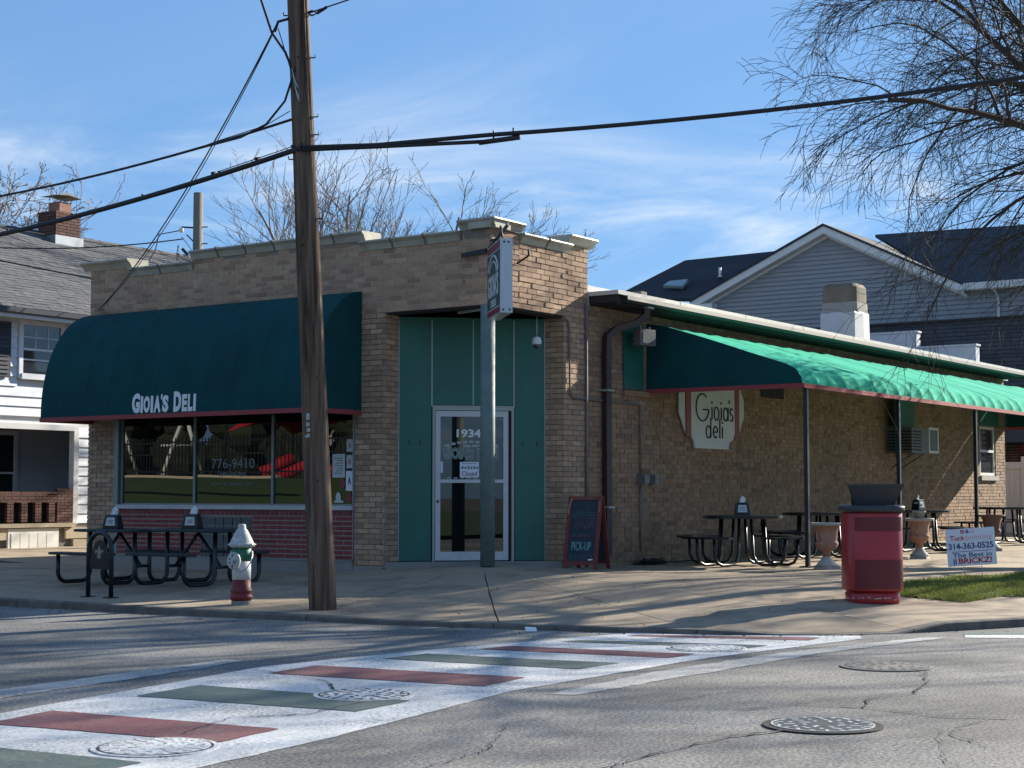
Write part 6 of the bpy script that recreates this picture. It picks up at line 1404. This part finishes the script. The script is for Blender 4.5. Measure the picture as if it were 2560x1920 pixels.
# red brick building, white fence, red banner at the far right
rb_ = thing('red_brick_building', 'dark red brick building beyond the white vinyl fence at the right edge', 'building', (30,1,.2))
b = MB(); b.box((29.55,-6,0),(29.9,3.6,3.4)); b.build('wall', 'mortar_light', rb_, world=True)
DB = Pieces(); z = 1.2; r_ = 0
while z < 3.36:
    y = -2.6-(.11 if r_%2 else 0)
    while y < 3.5: DB.add((29.54,y+.105,z+.035), .04, .21, .062); y += .225
    z += .078; r_ += 1
DB.finish('brick', 'brick_rest', 'dark_brick', rb_, 300)
b = MB(); b.box((29.40,-2.4,2.62),(29.46,1.62,3.15)); o = b.build('banner', 'sign_red', rb_, world=True)
b = MB(); b.box((29.40,-2.4,3.16),(29.46,1.62,3.5)); b.build('banner_top', 'teal', rb_, world=True)
vf = thing('vinyl_fence', 'white vinyl board fence beyond the far end of the brick side wall', 'fence', (26,.5,.3))
y = 1.5
while y > -3.0:
    b = MB(); b.box((25.98,y-.145,.36),(26.02,y,2.26)); b.build('board', 'vinyl', vf, world=True); y -= .15
b = MB(); b.box((25.95,-3.1,2.12),(26.05,1.5,2.30)); b.build('top_rail', 'vinyl', vf, world=True); b = MB(); b.box((25.93,.40,.3),(26.07,.55,2.45)); b.build('fence_post', 'vinyl', vf, world=True)

# ------------------------------------------------------------------ across the streets: seen reflected in the glass
fe = thing('iron_fence', 'black iron railing on the grass bank across the left street, outside the frame', 'fence', (-24,20,2.0))
b = MB(); y = 0.
while y < 60: b.box((-24.016,y-.016,2.0),(-23.984,y+.016,3.5)); y += .17
b.build('pickets', 'iron', fe, world=True, kind='stuff')
for z in (2.2, 2.85, 3.3): b = MB(); b.box((-24.025,0,z),(-23.975,60,z+.06)); b.build('rail', 'iron', fe, world=True)
pg = thing('play_canopy', 'red playground shade canopy across the left street, outside the frame', 'canopy', (-31,28,2.0))
b = MB(); b.grid(lambda u, v: V((-33+4*v, 29.0+4.6*u, 3.9+.9*(1-u)+.7*math.sin(math.pi*v)-.5*math.sin(3*math.pi*u)*math.sin(math.pi*v))), 16, 12); b.build('cloth', 'red_cloth', pg, world=True)
b = MB(); b.tube([(-31,29.1,2.1),(-30.6,30.5,2.7),(-30.2,31.9,2.1)], .22, 8); b.tube([(-31,31.7,2.9),(-30,32.7,2.3)], .25, 8); b.build('slide', 'red_cloth', pg, world=True)
for x, y in ((-33,29.0),(-33,33.6),(-29,29.0),(-29,33.6)): b = MB(); b.tube([(x,y,2.0),(x,y,4.2)], .06, 6); b.build('post', 'iron', pg, world=True)
sw_ = thing('swing_frame', 'white tubular swing frame across the left street, outside the frame', 'swing', (-29,37,2.0))
b = MB()
for y in (36.0,40.0): b.tube([(-30.2,y,2.0),(-29,y,4.7)], .08, 6); b.tube([(-29,y,4.7),(-27.8,y,2.0)], .08, 6)
b.tube([(-29,35.6,4.7),(-29,40.4,4.7)], .08, 6); b.tube([(-30.2,36.0,3.4),(-27.8,36.0,3.4)], .05, 6); b.build('frame', 'vinyl', sw_, world=True)
bo = thing('park_bench', 'pale plank bench on the grass bank across the left street, outside the frame', 'bench', (-20,30,1.9)); b = MB(); b.box((-19.6,22,1.95),(-19.4,34,2.03)); b.build('plank', 'stone', bo, world=True); b = MB(); b.box((-19.65,32.6,1.5),(-19.35,33.0,2.6)); b.build('post', 'stone', bo, world=True)
tlm = MB(); rn = random.Random(31)
for k in range(900):
    y = rn.uniform(-10,95); x = -48-rn.random()*9; z = rn.uniform(.5,8.5)*(.75+.25*math.sin(y*.35)); r_ = rn.uniform(.5,1.3); tlm.lathe([(.05,-r_),(r_*.8,-r_*.5),(r_,0),(r_*.7,r_*.6),(.05,r_)], 6, c=(x,y,z+1.5), smooth=False, cap=False)
o = tlm.build('evergreen_belt', 'hedge', kind='stuff'); o['label'] = 'dark belt of evergreens far across the left street, outside the frame'; o['category'] = 'trees'
hb = thing('long_building', 'low tan building showing over the evergreens, outside the frame', 'building', (-70,30,0))
b = MB(); b.box((-72,20,0),(-64,60,7.5)); b.build('wall', 'stone_grey', hb, world=True); b = MB(); b.box((-72.5,19.5,7.5),(-63.5,60.5,8.2)); b.build('roof', 'shingle_dark', hb, world=True)
for k, (x, y) in enumerate(((-30,15),(-36,24),(-26.5,22.5),(-40,36))):
    grow_tree('park_tree', ['leftmost bare tree on the bank across the left street, outside the frame','bare tree behind the play canopy, outside the frame','bare tree standing against the iron railing, outside the frame','bare tree behind the white swing frame, outside the frame'][k], (x,y,1.9), 3.2, .22, 40+k, 6, [dict(n=6,w=.1,g=.03,L=4.2), dict(k=6,f0=.25,a=(20,50),l=.6,r=.5,n=5,w=.1,g=.02), dict(k=5,f0=.2,a=(20,50),l=.5,r=.5,n=3,w=.1,g=0)], 'bark', group='bare trees across the left street', twig_r=.02)
rh = thing('brick_house', 'plain dark brick house behind the camera across the right-hand street', 'house', (-44,-32,.1), R(-10))
b = MB(); b.box((-6,-9,0),(6,9,6)); b.build('wall', 'dark_brick', rh); b = MB(); b.prism([V((6.4,-9.4,6)),V((6.4,9.4,6)),V((0,9.4,9.5)),V((0,-9.4,9.5))], (0,0,.1)); b.prism([V((-6.4,-9.4,6)),V((0,-9.4,9.5)),V((0,9.4,9.5)),V((-6.4,9.4,6))], (0,0,.1)); b.build('roof', 'shingle_dark', rh)
b = MB()
for y in (-6,-2,3,6): b.box((6.0,y,1),(6.05,y+1.2,2.8)); b.box((6.0,y,3.7),(6.05,y+1.2,5.3))
b.build('windows', 'glass_far', rh)
print('objects', len(bpy.data.objects), 'tris', sum(len(o.data.polygons) for o in bpy.data.objects if o.type == 'MESH'))
